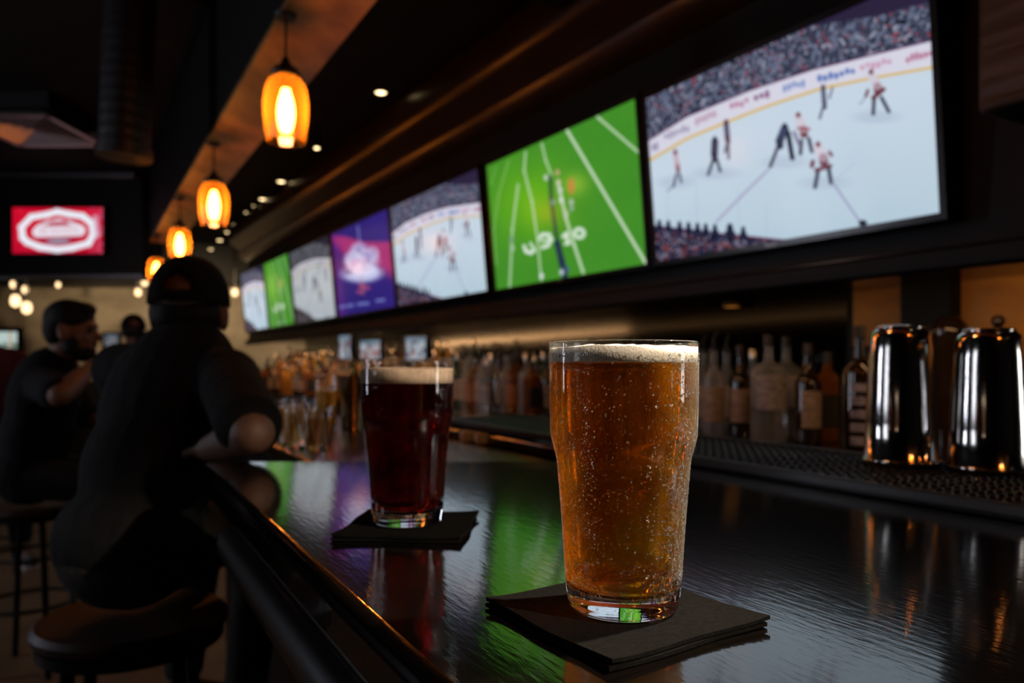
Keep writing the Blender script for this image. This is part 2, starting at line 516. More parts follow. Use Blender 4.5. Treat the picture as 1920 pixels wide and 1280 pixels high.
# cross beams on the dropped ceiling
for k, a in enumerate((2.05,)):
    struct('trim_%d' % (3 + k), MB().prism(wplan([(0.82, a), (1.9, a), (1.9, a + 0.2), (0.82, a + 0.2)]), 2.50, 2.64), 'beam_side')
# header that carries the screens, its bronze underside and its crown
HP = 1.775
def TW(p, a):
    return tuple(T(p, a)[:2])
w_near, w_far = W(2.35, 0.9), W(2.35, 9.2)
hb = [TW(HP, -0.9), TW(HP, 7.9), tuple(w_far[:2]), tuple(w_near[:2]), tuple(W(2.35, -0.3)[:2])]
struct('trim_5', MB().prism(hb, 1.505, 2.64), 'black_gloss')
struct('trim_6', MB().prism(hb, 1.49, 1.505), 'soffit_bronze')
cr = MB()
prof = [(0.0, 2.30), (-0.05, 2.31), (-0.085, 2.335), (-0.10, 2.37), (-0.09, 2.40), (-0.12, 2.43), (-0.17, 2.455), (-0.20, 2.50), (-0.20, 2.62), (0.0, 2.62)]
nprof = len(prof)
for a in (-0.9, 7.9):
    cr.v += [T(HP + q[0], a, q[1]) for q in prof]
cr.f += [(i, (i + 1) % nprof, (i + 1) % nprof + nprof, i + nprof) for i in range(nprof)]
struct('trim_7', cr, 'crown_wood', smooth=True)
# lower bead under the screens
struct('trim_8', MB().prism([TW(HP - 0.035, -0.9), TW(HP - 0.035, 7.9), TW(HP, 7.9), TW(HP, -0.9)], 1.447, 1.50), 'black_gloss', bevel=0.008)
# column at the right of the nearest screen
cx = W(1.62, 0.60)
struct('trim_9', MB().prism(wplan([(1.50, 0.40), (1.78, 0.40), (1.78, 0.845), (1.50, 0.845)]), 1.72, 2.64), 'column_wood', bevel=0.01)
# far soffit that carries the red screen
struct('trim_10', MB().prism([(-6.8, 6.7), (-3.32, 6.7), (-3.32, 7.1), (-6.8, 7.1)], 2.04, 2.96), 'black_paint')
struct('trim_11', MB().prism([(-6.8, 6.66), (-3.30, 6.66), (-3.30, 6.71), (-6.8, 6.71)], 2.02, 2.05), 'duct_metal')
struct('trim_12', MB().prism([(-6.8, 6.60), (-3.34, 6.60), (-3.34, 6.70), (-6.8, 6.70)], 2.90, 2.96), 'duct_metal', bevel=0.015)
# dark panel added to keep the upper far wall black
struct('trim_16', MB().prism([(-9.6, 9.3), (-1.2, 9.3), (-1.2, 9.4), (-9.6, 9.4)], 2.26, 2.96), 'black_paint')
# dark cladding on the lower far wall
struct('wall_back_lower', MB().prism([(-9.6, 9.82), (-0.6, 9.82), (-0.6, 9.9), (-9.6, 9.9)], 0, 1.05), 'black_paint')

# ------------------------------------------------------------------ bar counter
bar = thing('bar_counter', 'long black lacquered wooden bar top with rounded end, both pint glasses standing on it', 'bar counter', (0, 0, 0), BY)
def lloc(pts):
    return [tuple(WI(q)) for q in pts]
corner = (-0.466, 1.135)
A_end = 1.235
fe = W(0.147, -1.4); be = W(1.11, -1.4)
aplan = [tuple(fe[:2]), tuple(be[:2]), tuple(W(1.11, 2.6)[:2]), tuple(W(0.80, 2.6)[:2]),
         ((0.80 - A_end * math.sin(BY)) / math.cos(BY), A_end), (-0.522, A_end)]
aplan = plan_round(aplan, 5, 0.07)
top = obj('bar_top', MB().prism(lloc(aplan), BT - 0.045, BT), 'lacquer', bar, True, bevel=0.012, bseg=4)
ed = MB()
pa = [(0.157, -1.35, BT - 0.075), (0.157, 1.02, BT - 0.075)]
ed.tube(pa, 0.03, 14)
obj('edge_rail', ed, 'bar_edge', bar)
obj('edge_glint', MB().tube([(0.150, -1.35, BT - 0.004), (0.150, 1.03, BT - 0.004)], 0.0032, 10), 'edge_glint_orange', bar)  # added tube imitating the orange lamp glint along the edge
obj('front_panel', MB().prism(([(0.36, -1.4), (0.36, 0.90), (0.40, 0.90), (0.40, -1.4)]), 0.0, BT - 0.05), 'bar_front', bar, False)
obj('apron', MB().prism(([(0.20, -1.4), (0.20, 1.0), (0.36, 0.9), (0.36, -1.4)]), BT - 0.16, BT - 0.05), 'bar_front', bar, False, bevel=0.01)
mo = MB()
for zz in (0.84, 0.30):
    mo.prism(([(0.335, -1.4), (0.335, 0.90), (0.36, 0.90), (0.36, -1.4)]), zz, zz + 0.05)
for aa in (-1.0, -0.45, 0.1, 0.65):
    mo.prism(([(0.34, aa), (0.34, aa + 0.08), (0.36, aa + 0.08), (0.36, aa)]), 0.35, 0.84)
obj('panel_moulding', mo, 'bar_front', bar, False)
obj('back_panel', MB().prism(([(1.02, -1.4), (1.02, 2.55), (1.06, 2.55), (1.06, -1.4)]), 0.0, BT - 0.05), 'bar_front', bar, False)

# lower copper ledge beyond the bar end, crowded with glassware
LZ = BT - 0.028
ledge = thing('service_ledge', 'low copper-topped service ledge beyond the end of the black bar, crowded with glassware', 'service ledge')
lp = [tuple(W(0.35, 1.262)[:2]), ((0.775 - 1.262 * math.sin(BY)) / math.cos(BY), 1.262), tuple(W(0.775, 3.2)[:2]), tuple(W(0.35, 3.2)[:2])]
lp[0] = ((0.35 - 1.262 * math.sin(BY)) / math.cos(BY), 1.262)
obj('ledge_top', MB().prism(lp, LZ - 0.03, LZ), 'copper_ledge', ledge, False, bevel=0.004)
obj('ledge_body', MB().prism([tuple(Vector(q) * 1.0) for q in wplan([(0.42, 1.6), (0.74, 1.42), (0.74, 3.1), (0.42, 3.1)])], 0, LZ - 0.03), 'bar_front', ledge, False)

# ------------------------------------------------------------------ rubber bar mat
mp0, mp1, ma0, ma1 = 0.80, 1.075, -0.6, 1.86
mat_root = thing('bar_mat', 'long black rubber service mat with gridded nubs under the shaker tins', 'bar mat', W(mp0, ma0, BT + 0.0004), BY)
mw, ml = mp1 - mp0, ma1 - ma0
obj('mat_base', MB().box((mw / 2, ml / 2, 0.004), (mw, ml, 0.008)), 'rubber', mat_root, False, bevel=0.002)
rim = MB()
rim.box((0.006, ml / 2, 0.0085), (0.012, ml, 0.017)).box((mw - 0.006, ml / 2, 0.0085), (0.012, ml, 0.017))
rim.box((mw / 2, 0.006, 0.0085), (mw, 0.012, 0.017)).box((mw / 2, ml - 0.006, 0.0085), (mw, 0.012, 0.017))
obj('mat_rim', rim, 'rubber', mat_root, False, bevel=0.002)
nb = MB()
nx, ny = 14, 128
for i in range(nx):
    for j in range(ny):
        x = 0.022 + (mw - 0.044) * i / (nx - 1); y = 0.022 + (ml - 0.044) * j / (ny - 1)
        if j % 2: x += 0.004
        nb.lathe([(0.0055, 0.007), (0.0048, 0.0135), (0.0, 0.0142)], 6, Matrix.Translation((x, y, 0)))
tag(obj('mat_nubs', nb, 'rubber', mat_root, False), kind='stuff')

# ------------------------------------------------------------------ napkins
def napkin(loc, size, rz, plies, label, seed):
    r = random.Random(seed)
    t = thing('cocktail_napkin', label, 'napkin', loc, rz)
    z = 0.0
    n = 14
    for k in range(plies):
        th = 0.0022
        dx, dy, da = r.uniform(-.0012, .0012), r.uniform(-.0012, .0012), r.uniform(-.012, .012)
        mb = MB(); v = []; f = []
        for s in (0, 1):
            for j in range(n + 1):
                for i in range(n + 1):
                    x, y = (i / n - .5) * size, (j / n - .5) * size
                    e = max(abs(i / n - .5), abs(j / n - .5)) * 2
                    cnr = abs(i / n - .5) * abs(j / n - .5) * 4
                    lift = max(0, e - 0.75) * 0.0015 * (k + 0.3) + cnr ** 4 * 0.0012 * (k + .3)
                    wob = 0.0012 * math.sin(7 * i / n + seed + k) if j in (0, n) else 0
                    wob2 = 0.0012 * math.sin(9 * j / n + seed * 2 + k) if i in (0, n) else 0
                    v.append((x + wob2, y + wob, z + s * th + lift))
        N = (n + 1) ** 2
        for j in range(n):
            for i in range(n):
                a = j * (n + 1) + i
                f.append((a, a + n + 1, a + n + 2, a + 1)); f.append((N + a, N + a + 1, N + a + n + 2, N + a + n + 1))
        ring = [i for i in range(n)] + [n + j * (n + 1) for j in range(n)] + [N - 1 - i for i in range(n)] + [(n - j) * (n + 1) for j in range(n)]
        for q in range(len(ring)):
            a, b = ring[q], ring[(q + 1) % len(ring)]
            f.append((a, b, b + N, a + N))
        M = Matrix.Translation((dx, dy, 0)) @ Matrix.Rotation(da, 4, 'Z')
        mb.add(v, f, M)
        o = obj('napkin_ply', mb, 'napkin', t)
        z += th + 0.0004
    return z
NK = 0.0052
napkin((0.0677, 0.463, BT + 0.0004), 0.1225, math.radians(33.5), 2, 'square black paper napkin folded double under the amber beer', 3)
napkin((-0.0985, 0.717, BT + 0.0004), 0.116, math.radians(-5), 2, 'square black paper napkin under the dark red beer, further along the bar', 5)

# ------------------------------------------------------------------ pint glasses
OUT = [(0.0335, 0.0022), (0.0345, 0.0055), (0.0349, 0.0085), (0.0363, 0.0247), (0.0376, 0.0450), (0.0385, 0.0575), (0.0402, 0.0780), (0.0413, 0.0910),
       (0.0423, 0.0960), (0.0440, 0.1020), (0.0452, 0.1075), (0.0456, 0.1125), (0.0457, 0.118), (0.0459, 0.126), (0.0462, 0.146), (0.0464, 0.1635)]
def wall_r(z):
    p = OUT
    for i in range(len(p) - 1):
        if p[i][1] <= z <= p[i + 1][1]:
            t = (z - p[i][1]) / (p[i + 1][1] - p[i][1]); return p[i][0] + t * (p[i + 1][0] - p[i][0])
    return p[-1][0]
def pint(loc, label, zs, rs, liq, foam_mat, z_liq, z_foam, beer_mat, drops, beer_label, seed):
    r = random.Random(seed)
    sc = lambda prof: [(a * rs, b * zs) for a, b in prof]
    t = thing('pint_glass', label, 'glass of beer', loc)
    th = 0.0021
    tw = 0.0005           # the wall as seen through the drink
    outer = interp(OUT, 3)
    inner = [(0.0, 0.0118), (0.012, 0.0119), (0.022, 0.0124), (0.0280, 0.0138), (0.0312, 0.0165), (0.0329, 0.0205)]
    zz = [0.026 + i * (0.1625 - 0.026) / 26 for i in range(27)]
    inner += [(wall_r(z) - (tw if z < z_foam / zs else th), z) for z in zz]
    prof = [(0.0, 0.0012), (0.022, 0.0010), (0.030, 0.0), (0.0322, 0.0006)] + outer + [(0.0460, 0.1648), (0.0452, 0.1650), (0.0444, 0.1642)] + inner[::-1]
    gl = obj('glass', MB().lathe(sc(prof), 96), 'clear_glass', t, angle=False)
    gl.data.materials.append(MATS['thin_glass']); gl.data.materials.append(MATS['mist_glow_glass'])
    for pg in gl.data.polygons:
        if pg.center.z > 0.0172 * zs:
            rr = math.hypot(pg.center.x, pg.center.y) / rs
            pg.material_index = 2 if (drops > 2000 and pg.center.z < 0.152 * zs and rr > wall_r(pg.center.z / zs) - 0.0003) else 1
    ov = 0.00025
    zl = z_liq / zs
    zz2 = [z for z in zz if z < zl - 0.001]
    lp = [(0.0, 0.0118 - ov)] + [(a + ov * 0.7, b - ov * 0.7) for a, b in inner[1:6]] + [(wall_r(z) - tw + ov, z) for z in zz2] + [(wall_r(zl) - tw + ov, zl), (0.03, zl), (0.0, zl)]
    obj('beer', MB().lathe(sc(lp), 96), beer_mat, t, angle=False)
    # foam with an uneven top
    seg = 72
    zf = z_foam / zs
    mb = MB(); v = []; f = []
    rings = [(wall_r(zl) - tw - 0.0002, zl - 0.0004), (wall_r((zl + zf) / 2) - tw - 0.0002, (zl + zf) / 2), (wall_r(zf) - tw - 0.0003, zf), (0.040, zf + 0.0006), (0.030, zf + 0.001), (0.016, zf + 0.0012)]
    for q, (rr, z) in enumerate(rings):
        for k in range(seg):
            n = 0.0
            if q >= 2:
                n = 0.0006 * math.sin(3 * k * 6.283 / seg + seed) + 0.0005 * math.sin(11 * k * 6.283 / seg + q * 2 + seed) + r.uniform(-.0003, .0003)
            v.append((rr * math.cos(6.28318 * k / seg), rr * math.sin(6.28318 * k / seg), z + n))
    for q in range(len(rings) - 1):
        for k in range(seg):
            a, b = q * seg + k, q * seg + (k + 1) % seg
            f.append((a, b, b + seg, a + seg))
    f.append(tuple((len(rings) - 1) * seg + k for k in range(seg)))
    f.append(tuple(range(seg - 1, -1, -1)))
    mb.add([(x * rs, y * rs, z * zs) for x, y, z in v], f)
    obj('foam', mb, foam_mat, t, angle=False)
    if drops:
        V, FF = [], []
        dseg = 7
        for _ in range(drops):
            # angle: -90 deg faces the camera; patches of denser drops
            for tries in range(40):
                ang = r.uniform(-math.pi, math.pi); z = r.uniform(0.012, 0.158)
                deg = math.degrees(ang)
                d = 0.10 + 0.85 * math.exp(-((deg + 44) / 20) ** 2) * (1 if z < 0.118 else 0.55) + 0.4 * math.exp(-((deg + 138) / 16) ** 2)
                d *= 0.75 + 0.25 * math.sin(z * 170 + deg * 0.11)
                if r.random() < d: break
            u = r.random()
            rad = 0.00017 + 0.00040 * u ** 3 + (0.0005 if r.random() < 0.012 else 0)
            R = wall_r(z / 1.0) * rs
            nrm = Vector((math.cos(ang), math.sin(ang), 0.04)); tx = Vector((-math.sin(ang), math.cos(ang), 0)); tz = Vector((0, 0, 1))
            c = Vector((math.cos(ang) * R, math.sin(ang) * R, z * zs))
            o = len(V)
            el = 1.0 + (r.random() * 0.5 if rad > 0.0004 else 0)
            for (q, h) in ((1.0, -0.10), (0.78, 0.40)):
                for k in range(dseg):
                    a2 = 6.28318 * k / dseg
                    V.append(c + tx * (math.cos(a2) * rad * q) + tz * (math.sin(a2) * rad * q * el) + nrm * (rad * h))
            V.append(c + nrm * (rad * 0.62)); V.append(c - nrm * (rad * 0.12))
            for k in range(dseg):
                k2 = (k + 1) % dseg
                FF += [(o + k, o + k2, o + dseg + k2, o + dseg + k), (o + dseg + k, o + dseg + k2, o + 2 * dseg), (o + k2, o + k, o + 2 * dseg + 1)]
        mb = MB(); mb.v = V; mb.f = FF
        tag(obj('condensation', mb, 'water_drop', t, angle=False), 'fine water droplets on the glass', kind='stuff')
    # bubbles clinging low inside the beer
    return t
pint((0.0693, 0.4665, BT + NK + 0.0004), 'tall clear pint glass of amber beer with pale foam, beaded with droplets', 1.0, 1.0, None, 'foam', 0.1525, 0.1612, 'amber_beer', 8500, '', 1)
pint((-0.1010, 0.722, BT + NK + 0.0004), 'clear pint glass of dark red beer with tan foam, further down the bar', 0.955, 0.97, None, 'tan_foam', 0.1345, 0.1475, 'dark_beer', 500, '', 2)

# ------------------------------------------------------------------ shaker tins, upside down on the mat
def shaker(loc, label, h, rz=0):
    t = thing('shaker_tin', label, 'cocktail shaker', loc, rz)
    rb, rt = 0.0495, 0.0385
    prof = [(rb - 0.002, 0.002), (rb, 0.0), (rb + 0.0015, 0.002), (rb + 0.001, 0.005), (rb - 0.001, 0.007), (rb - 0.003, h * 0.3), (rt + 0.0035, h * 0.8),
            (rt + 0.001, h * 0.93), (rt - 0.001, h * 0.965), (rt - 0.006, h * 0.99), (rt - 0.012, h), (rt - 0.014, h - 0.003), (0.0, h - 0.003)]
    obj('tin_body', MB().lathe(prof, 64), 'steel', t, angle=False)
    obj('rolled_rim', MB().lathe([(rb - 0.001, 0.0), (rb + 0.0024, 0.0), (rb + 0.003, 0.003), (rb + 0.002, 0.006), (rb - 0.001, 0.006)], 64, loop=True), 'steel', t, angle=False)
    obj('base_cap', MB().lathe([(rt - 0.0085, h - 0.004), (rt - 0.006, h + 0.001), (rt - 0.009, h + 0.003), (rt - 0.012, h + 0.001)], 64, loop=True), 'steel', t, angle=False)
    return t
MT = BT + 0.0178
shaker((*P(1688, 0, 1.085)[:2], MT), 'upturned polished steel shaker tin, the one nearer the beer glass', 0.194)
shaker((*P(1854, 0, 1.010)[:2], MT), 'upturned polished steel shaker tin at the right edge of the photo', 0.186)

# ------------------------------------------------------------------ pictures on the screens
def homog(q):
    """unit square (u right, v down) -> photo quad TL, TR, BR, BL"""
    src = [(0, 0), (1, 0), (1, 1), (0, 1)]
    A, b = [], []
    for (u, v), (x, y) in zip(src, q):
        A.append([u, v, 1, 0, 0, 0, -u * x, -v * x]); b.append(x)
        A.append([0, 0, 0, u, v, 1, -u * y, -v * y]); b.append(y)
    h = np.linalg.solve(np.array(A, float), np.array(b, float))
    return np.append(h, 1).reshape(3, 3)
class Canvas:
    def __init__(self, w, h, quad, base):
        self.w, self.h = w, h
        u, v = np.meshgrid((np.arange(w + 1)) / w, (np.arange(h + 1)) / h)
        H = homog(quad)
        d = H[2, 0] * u + H[2, 1] * v + H[2, 2]
        self.x = (H[0, 0] * u + H[0, 1] * v + H[0, 2]) / d
        self.y = (H[1, 0] * u + H[1, 1] * v + H[1, 2]) / d
        self.u, self.v = u, v
        self.c = np.zeros((h + 1, w + 1, 3)) + np.array(base, float)
    def put(self, m, col, al=1.0):
        m = (np.clip(m, 0, 1) * al)[..., None]
        self.c = self.c * (1 - m) + np.array(col, float) * m
    def line(self, pts, wd, col, al=1.0, soft=1.2):
        for (x0, y0), (x1, y1) in zip(pts[:-1], pts[1:]):
            dx, dy = x1 - x0, y1 - y0
            t = np.clip(((self.x - x0) * dx + (self.y - y0) * dy) / (dx * dx + dy * dy + 1e-9), 0, 1)
            d = np.hypot(self.x - x0 - t * dx, self.y - y0 - t * dy)
            self.put((wd / 2 - d) / soft + 0.5, col, al)
    def ell(self, cx, cy, rx, ry, col, al=1.0, soft=0.25):
        d = np.hypot((self.x - cx) / rx, (self.y - cy) / ry)
        self.put((1 - d) / soft + 0.5, col, al)
    def above(self, pts, soft=1.5):
        xs, ys = zip(*pts)
        return (np.interp(self.x, xs, ys) - self.y) / soft + 0.5
    def noise(self, n, seed):
        r = np.random.RandomState(seed)
        g = r.rand(n[1] + 2, n[0] + 2)
        a, b = self.u * n[0], self.v * n[1]
        i, j = np.minimum(a.astype(int), n[0]), np.minimum(b.astype(int), n[1])
        fa, fb = a - i, b - j
        fa, fb = fa * fa * (3 - 2 * fa), fb * fb * (3 - 2 * fb)
        return (g[j, i] * (1 - fa) + g[j, i + 1] * fa) * (1 - fb) + (g[j + 1, i] * (1 - fa) + g[j + 1, i + 1] * fa) * fb
    def mesh(self, name, sw, sh, gain=1.0):
        w, h = self.w, self.h
        co = np.zeros(((h + 1) * (w + 1), 3), np.float32)
        co[:, 0] = (self.u.ravel() - 0.5) * sw
        co[:, 2] = (1 - self.v.ravel()) * sh
        j, i = np.meshgrid(np.arange(h), np.arange(w), indexing='ij')
        a = (j * (w + 1) + i).ravel()
        f = np.stack([a, a + w + 1, a + w + 2, a + 1], 1)
        me = bpy.data.meshes.new(name)
        me.vertices.add(len(co)); me.vertices.foreach_set('co', co.ravel())
        me.loops.add(f.size); me.loops.foreach_set('vertex_index', f.ravel().astype(np.int32))
        me.polygons.add(len(f)); me.polygons.foreach_set('loop_start', np.arange(0, f.size, 4, dtype=np.int32))
        me.update(calc_edges=True)
        c = np.clip(self.c, 0, 255) / 255
        lin = np.where(c <= 0.04045, c / 12.92, ((c + 0.055) / 1.055) ** 2.4) * gain
        at = me.color_attributes.new('picture', 'FLOAT_COLOR', 'POINT')
        rgba = np.ones((len(co), 4), np.float32); rgba[:, :3] = lin.reshape(-1, 3)
        at.data.foreach_set('color', rgba.ravel())
        me.validate()
        return me

Q1 = [(1222, 186), (1751, -40), (1775, 402), (1240, 487)]
def C7(*p):
    return [(1180 + x / 2.56, y / 2.56) for x, y in p]
def hockey(seed, grey=0.0, w=400, h=225):
    c = Canvas(w, h, Q1, (196, 211, 226))
    n = c.noise((14, 6), seed)
    c.put((c.v - 0.45) * 1.6, (176, 199, 213)); c.put(n * 0.10, (225, 230, 238))
    top = C7((90, 690), (110, 675), (300, 560), (600, 440), (900, 345), (1200, 275), (1475, 212), (1560, 195))
    yel = C7((90, 785), (130, 760), (300, 665), (480, 592), (700, 510), (950, 432), (1200, 385), (1475, 340), (1560, 328))
    m = c.above([(x, y) for x, y in yel]); c.put(m, (212, 211, 226))
    # ads along the boards: coloured smudges of blurred lettering
    r = random.Random(seed)
    def ad(x0, y0, x1, y1, col, k):
        for q in range(k):
            t = (q + .5) / k
            x, y = C7((x0 + (x1 - x0) * t, y0 + (y1 - y0) * t + r.uniform(-6, 6)))[0]
            c.ell(x, y, abs(x1 - x0) / 2.56 / k * 0.42, r.uniform(4, 8), col, 0.8, 0.6)
    ad(925, 392, 1110, 350, (60, 92, 168), 7); ad(1130, 335, 1285, 308, (196, 140, 170), 6); ad(1350, 300, 1480, 275, (170, 90, 120), 6)
    ad(620, 475, 700, 448, (120, 70, 112), 3); ad(760, 432, 870, 402, (110, 130, 190), 5); ad(505, 515, 600, 488, (176, 110, 140), 4)
    ad(340, 585, 445, 545, (180, 140, 165), 5); ad(190, 660, 315, 612, (150, 140, 168), 6); ad(130, 705, 165, 690, (130, 120, 150), 2)
    c.line(yel, 4.6, (214, 176, 84), 1.0, 2)
    # crowd
    m = c.above(top)
    g1, g2, g3 = c.noise((95, 54), seed + 1), c.noise((120, 68), seed + 2), c.noise((110, 62), seed + 3)
    c.put(m, (58, 62, 82))
    c.put(m * (g1 > 0.55) * (g1 - 0.5) * 2.0, (96, 104, 128)); c.put(m * (g2 > 0.80) * 0.6, (150, 154, 172)); c.put(m * (g3 > 0.84) * 0.5, (128, 66, 80))
    c.put(m * (g3 < 0.2) * 0.8, (26, 28, 42))
    up = c.above(C7((850, 170), (900, 140), (1250, 90), (1475, 30), (1560, 10)))
    c.put(up * (c.x > 1520) * 0.6, (44, 36, 62))
    c.line(top, 2.6, (92, 52, 92), 1.0, 2)
    # players
    NV, WH, RD, GY = (34, 38, 58), (206, 200, 212), (98, 40, 54), (96, 98, 118)
    def pl(body, legs, shirt, pants, wd=11):
        b = C7(*body); c.line(b, wd, shirt, .95, 2)
        c.line([b[-1], (b[-1][0] + 1, b[-1][1] + 9)], wd * .85, pants, .9, 3)
        c.line(b, wd * .9, shirt, .6, 3)
        x, y = b[0]; c.ell(x, y - 5, 4.2, 5, pants, .9, .5)
        for lg in legs: c.line(C7(*lg), wd * 0.40, NV, .85, 3)
    for s in ((440, 830, 200, 0), (250, 870, 160, 0), (770, 780, 190, 0), (960, 880, 220, 0), (1210, 570, 200, 0)):
        x, y = C7((s[0], s[1]))[0]; c.ell(x, y, s[2] / 5, 11, (168, 182, 204), .5, .9)
    pl([(245, 740), (255, 790)], [[(250, 830), (235, 890)], [(265, 830), (272, 870)]], (196, 172, 186), (130, 66, 80), 9)
    c.line(C7((240, 880), (205, 915)), 1.6, NV, .7)
    pl([(435, 680), (432, 740)], [[(425, 770), (402, 835)], [(445, 770), (460, 820)]], (54, 58, 84), NV, 13)
    pl([(490, 600), (495, 660)], [[(490, 700), (483, 730)], [(500, 700), (500, 760)]], (86, 80, 104), (70, 40, 58), 10)
    pl([(770, 620), (745, 680)], [[(740, 700), (700, 800)], [(790, 650), (806, 765)]], (60, 66, 96), NV, 15)
    c.line(C7((785, 640), (806, 760)), 9, NV, .95, 2)
    pl([(835, 570), (860, 625)], [[(850, 680), (845, 740)], [(885, 670), (900, 730)]], WH, (96, 34, 44), 17)
    c.line(C7((832, 620), (890, 625)), 4, (150, 50, 66), .8)
    c.line(C7((815, 640), (840, 700)), 7, (120, 110, 140), .8)
    pl([(930, 710), (955, 760)], [[(930, 820), (915, 900)], [(980, 810), (992, 880)]], WH, RD, 19)
    c.line(C7((905, 780), (900, 800)), 8, RD, .9, 2); c.line(C7((985, 735), (995, 750)), 6, RD, .8, 2)
    c.line(C7((920, 820), (990, 800)), 7, RD, .9, 2)
    pl([(1185, 370), (1215, 425)], [[(1200, 480), (1195, 555)], [(1235, 480), (1270, 545)]], WH, RD, 17)
    c.line(C7((1170, 445), (1160, 470)), 6, RD, .8, 2); c.line(C7((1165, 470), (1130, 510)), 1.6, NV, .6)
    c.line(C7((1195, 480), (1245, 440)), 8, RD, .9, 2)
    pl([(955, 440), (960, 500)], [[(955, 520), (938, 575)]], (92, 96, 120), (60, 64, 92), 9)
    c.line(C7((1000, 430), (985, 480)), 4, GY, .8, 2)
    c.line(C7((690, 815), (560, 940), (440, 1060)), 3.4, (150, 138, 180), .85, 2)
    c.line(C7((1000, 880), (1140, 1080)), 3.2, (140, 130, 172), .85, 2)
    c.line(C7((1105, 785), (1000, 880)), 2.0, (170, 176, 200), .6, 2)
    for x in (205, 345, 545, 680): c.line(C7((x, 900 + (x > 600) * 70), (x, 1120)), 1.2, (158, 176, 194), .55)
    x, y = C7((1145, 1075))[0]; c.ell(x, y, 8, 6, (22, 26, 40), .95, .4)
    # near crowd at the lower left
    low = C7((90, 1060), (140, 1075), (400, 1110), (780, 1152), (1000, 1190), (1600, 1300))
    m = 1 - np.clip(c.above(low), 0, 1)
    c.put(m, (38, 42, 70)); c.put(m * (g2 > 0.66), (120, 112, 132)); c.put(m * (g1 > 0.7), (120, 62, 62)); c.put(m * (g3 < 0.3), (16, 18, 32))
    c.line(low[:4], 2.4, (110, 60, 96), .8)
    for hx in (165, 208, 262, 305, 348, 388, 432, 504, 568):
        x, y = C7((hx, 1065 + (hx - 165) * 0.09))[0]
        b = 1.5 if hx == 504 else 1
        c.ell(x, y, 4 * b, 7 * b, (24, 28, 50), .95, .4); c.ell(x, y + 9, 7 * b, 7, (28, 32, 56), .95, .4)
    if grey:
        lum = c.c.mean(2, keepdims=True); c.c = c.c * (1 - grey) + (lum * 0.9 + 4) * grey
    return c
Q2 = [(921, 319), (1203, 204), (1222, 489), (939, 536)]
def C8(*p):
    return [(600 + x / 2.909, 190 + y / 2.909) for x, y in p]
def football(seed, w=320, h=180):
    c = Canvas(w, h, Q2, (66, 140, 40))
    n = c.noise((9, 6), seed); n2 = c.noise((60, 34), seed + 1)
    x, y = C8((1180, 560))[0]
    d = np.exp(-(((c.x - x) / 75) ** 2 + ((c.y - y) / 70) ** 2)); c.put(d * .85, (112, 182, 26))
    c.put(n * .2, (52, 122, 40)); c.put(n2 * .10, (90, 160, 60))
    x, y = C8((1420, 470))[0]; c.put(np.exp(-(((c.x - x) / 24) ** 2 + ((c.y - y) / 20) ** 2)) * .6, (170, 200, 60))  # yellow glow around the lamp reflection, painted in
    WHT = (196, 216, 186)
    c.line(C8((1375, 190), (1800, 868)), 6, WHT, .95, 2); c.line(C8((1545, 130), (1775, 320)), 5, WHT, .85, 2)
    c.line(C8((1240, 262), (1262, 350), (1295, 430)), 4, WHT, .8, 2)
    c.line(C8((1150, 305), (1142, 400), (1185, 560), (1215, 760), (1232, 955)), 4, WHT, .8, 2)
    c.line(C8((1108, 470), (1075, 700), (1058, 1000)), 4.4, WHT, .75, 2)
    c.line(C8((1055, 350), (1000, 520), (972, 700), (985, 880)), 3, (150, 190, 120), .6, 2)
    c.line(C8((985, 380), (955, 470)), 2.5, (150, 190, 120), .5, 2)
    c.line(C8((1330, 470), (1370, 640), (1415, 780), (1462, 915)), 6, WHT, .85, 2)
    c.line(C8((1285, 430), (1290, 540), (1305, 650), (1325, 780)), 6.5, (44, 70, 62), .9, 3)
    c.line(C8((1322, 770), (1345, 860), (1362, 935)), 12, (34, 46, 76), .9, 3)
    for (px, py, col) in ((1262, 435, (200, 210, 200)), (1325, 410, (200, 160, 130)), (1330, 460, (220, 200, 190)), (1340, 500, (210, 210, 215)), (1345, 550, (220, 222, 225)), (1300, 560, (130, 150, 150)), (1372, 620, (190, 200, 180)), (1400, 560, (190, 190, 190)), (1402, 590, (150, 170, 160)), (1070, 750, (120, 150, 130)), (1075, 795, (170, 190, 170)), (1235, 935, (220, 225, 230)), (1345, 915, (200, 210, 225)), (1375, 900, (70, 90, 130))):
        x, y = C8((px, py))[0]; c.ell(x, y, 4, 5.5, col, .9, .6)
    x, y = C8((1400, 480))[0]; c.ell(x, y, 6, 14, (214, 128, 70), .85, .8)  # orange lamp reflection painted into the picture
    # yard numbers painted on the turf
    NW = (214, 228, 214)
    c.line(C8((1140, 785), (1150, 810), (1175, 818), (1195, 805)), 7, NW, .95, 2); c.line(C8((1175, 770), (1195, 800)), 5, NW, .95, 2)
    c.line(C8((1225, 745), (1240, 725), (1275, 725), (1290, 750), (1270, 780), (1240, 790)), 7, NW, .95, 2); c.line(C8((1240, 760), (1275, 750)), 5, NW, .9, 2)
    c.line(C8((1355, 735), (1372, 720), (1380, 770)), 7, NW, .95, 2); c.line(C8((1362, 772), (1392, 764)), 5, NW, .9, 2)
    x, y = C8((1442, 718))[0]; c.ell(x, y, 12.5, 11, NW, .95, .3); c.ell(x, y, 5, 4, (72, 150, 50), .9, .5)
    return c
Q4 = [(629, 441), (735, 398), (743, 576), (638, 592)]
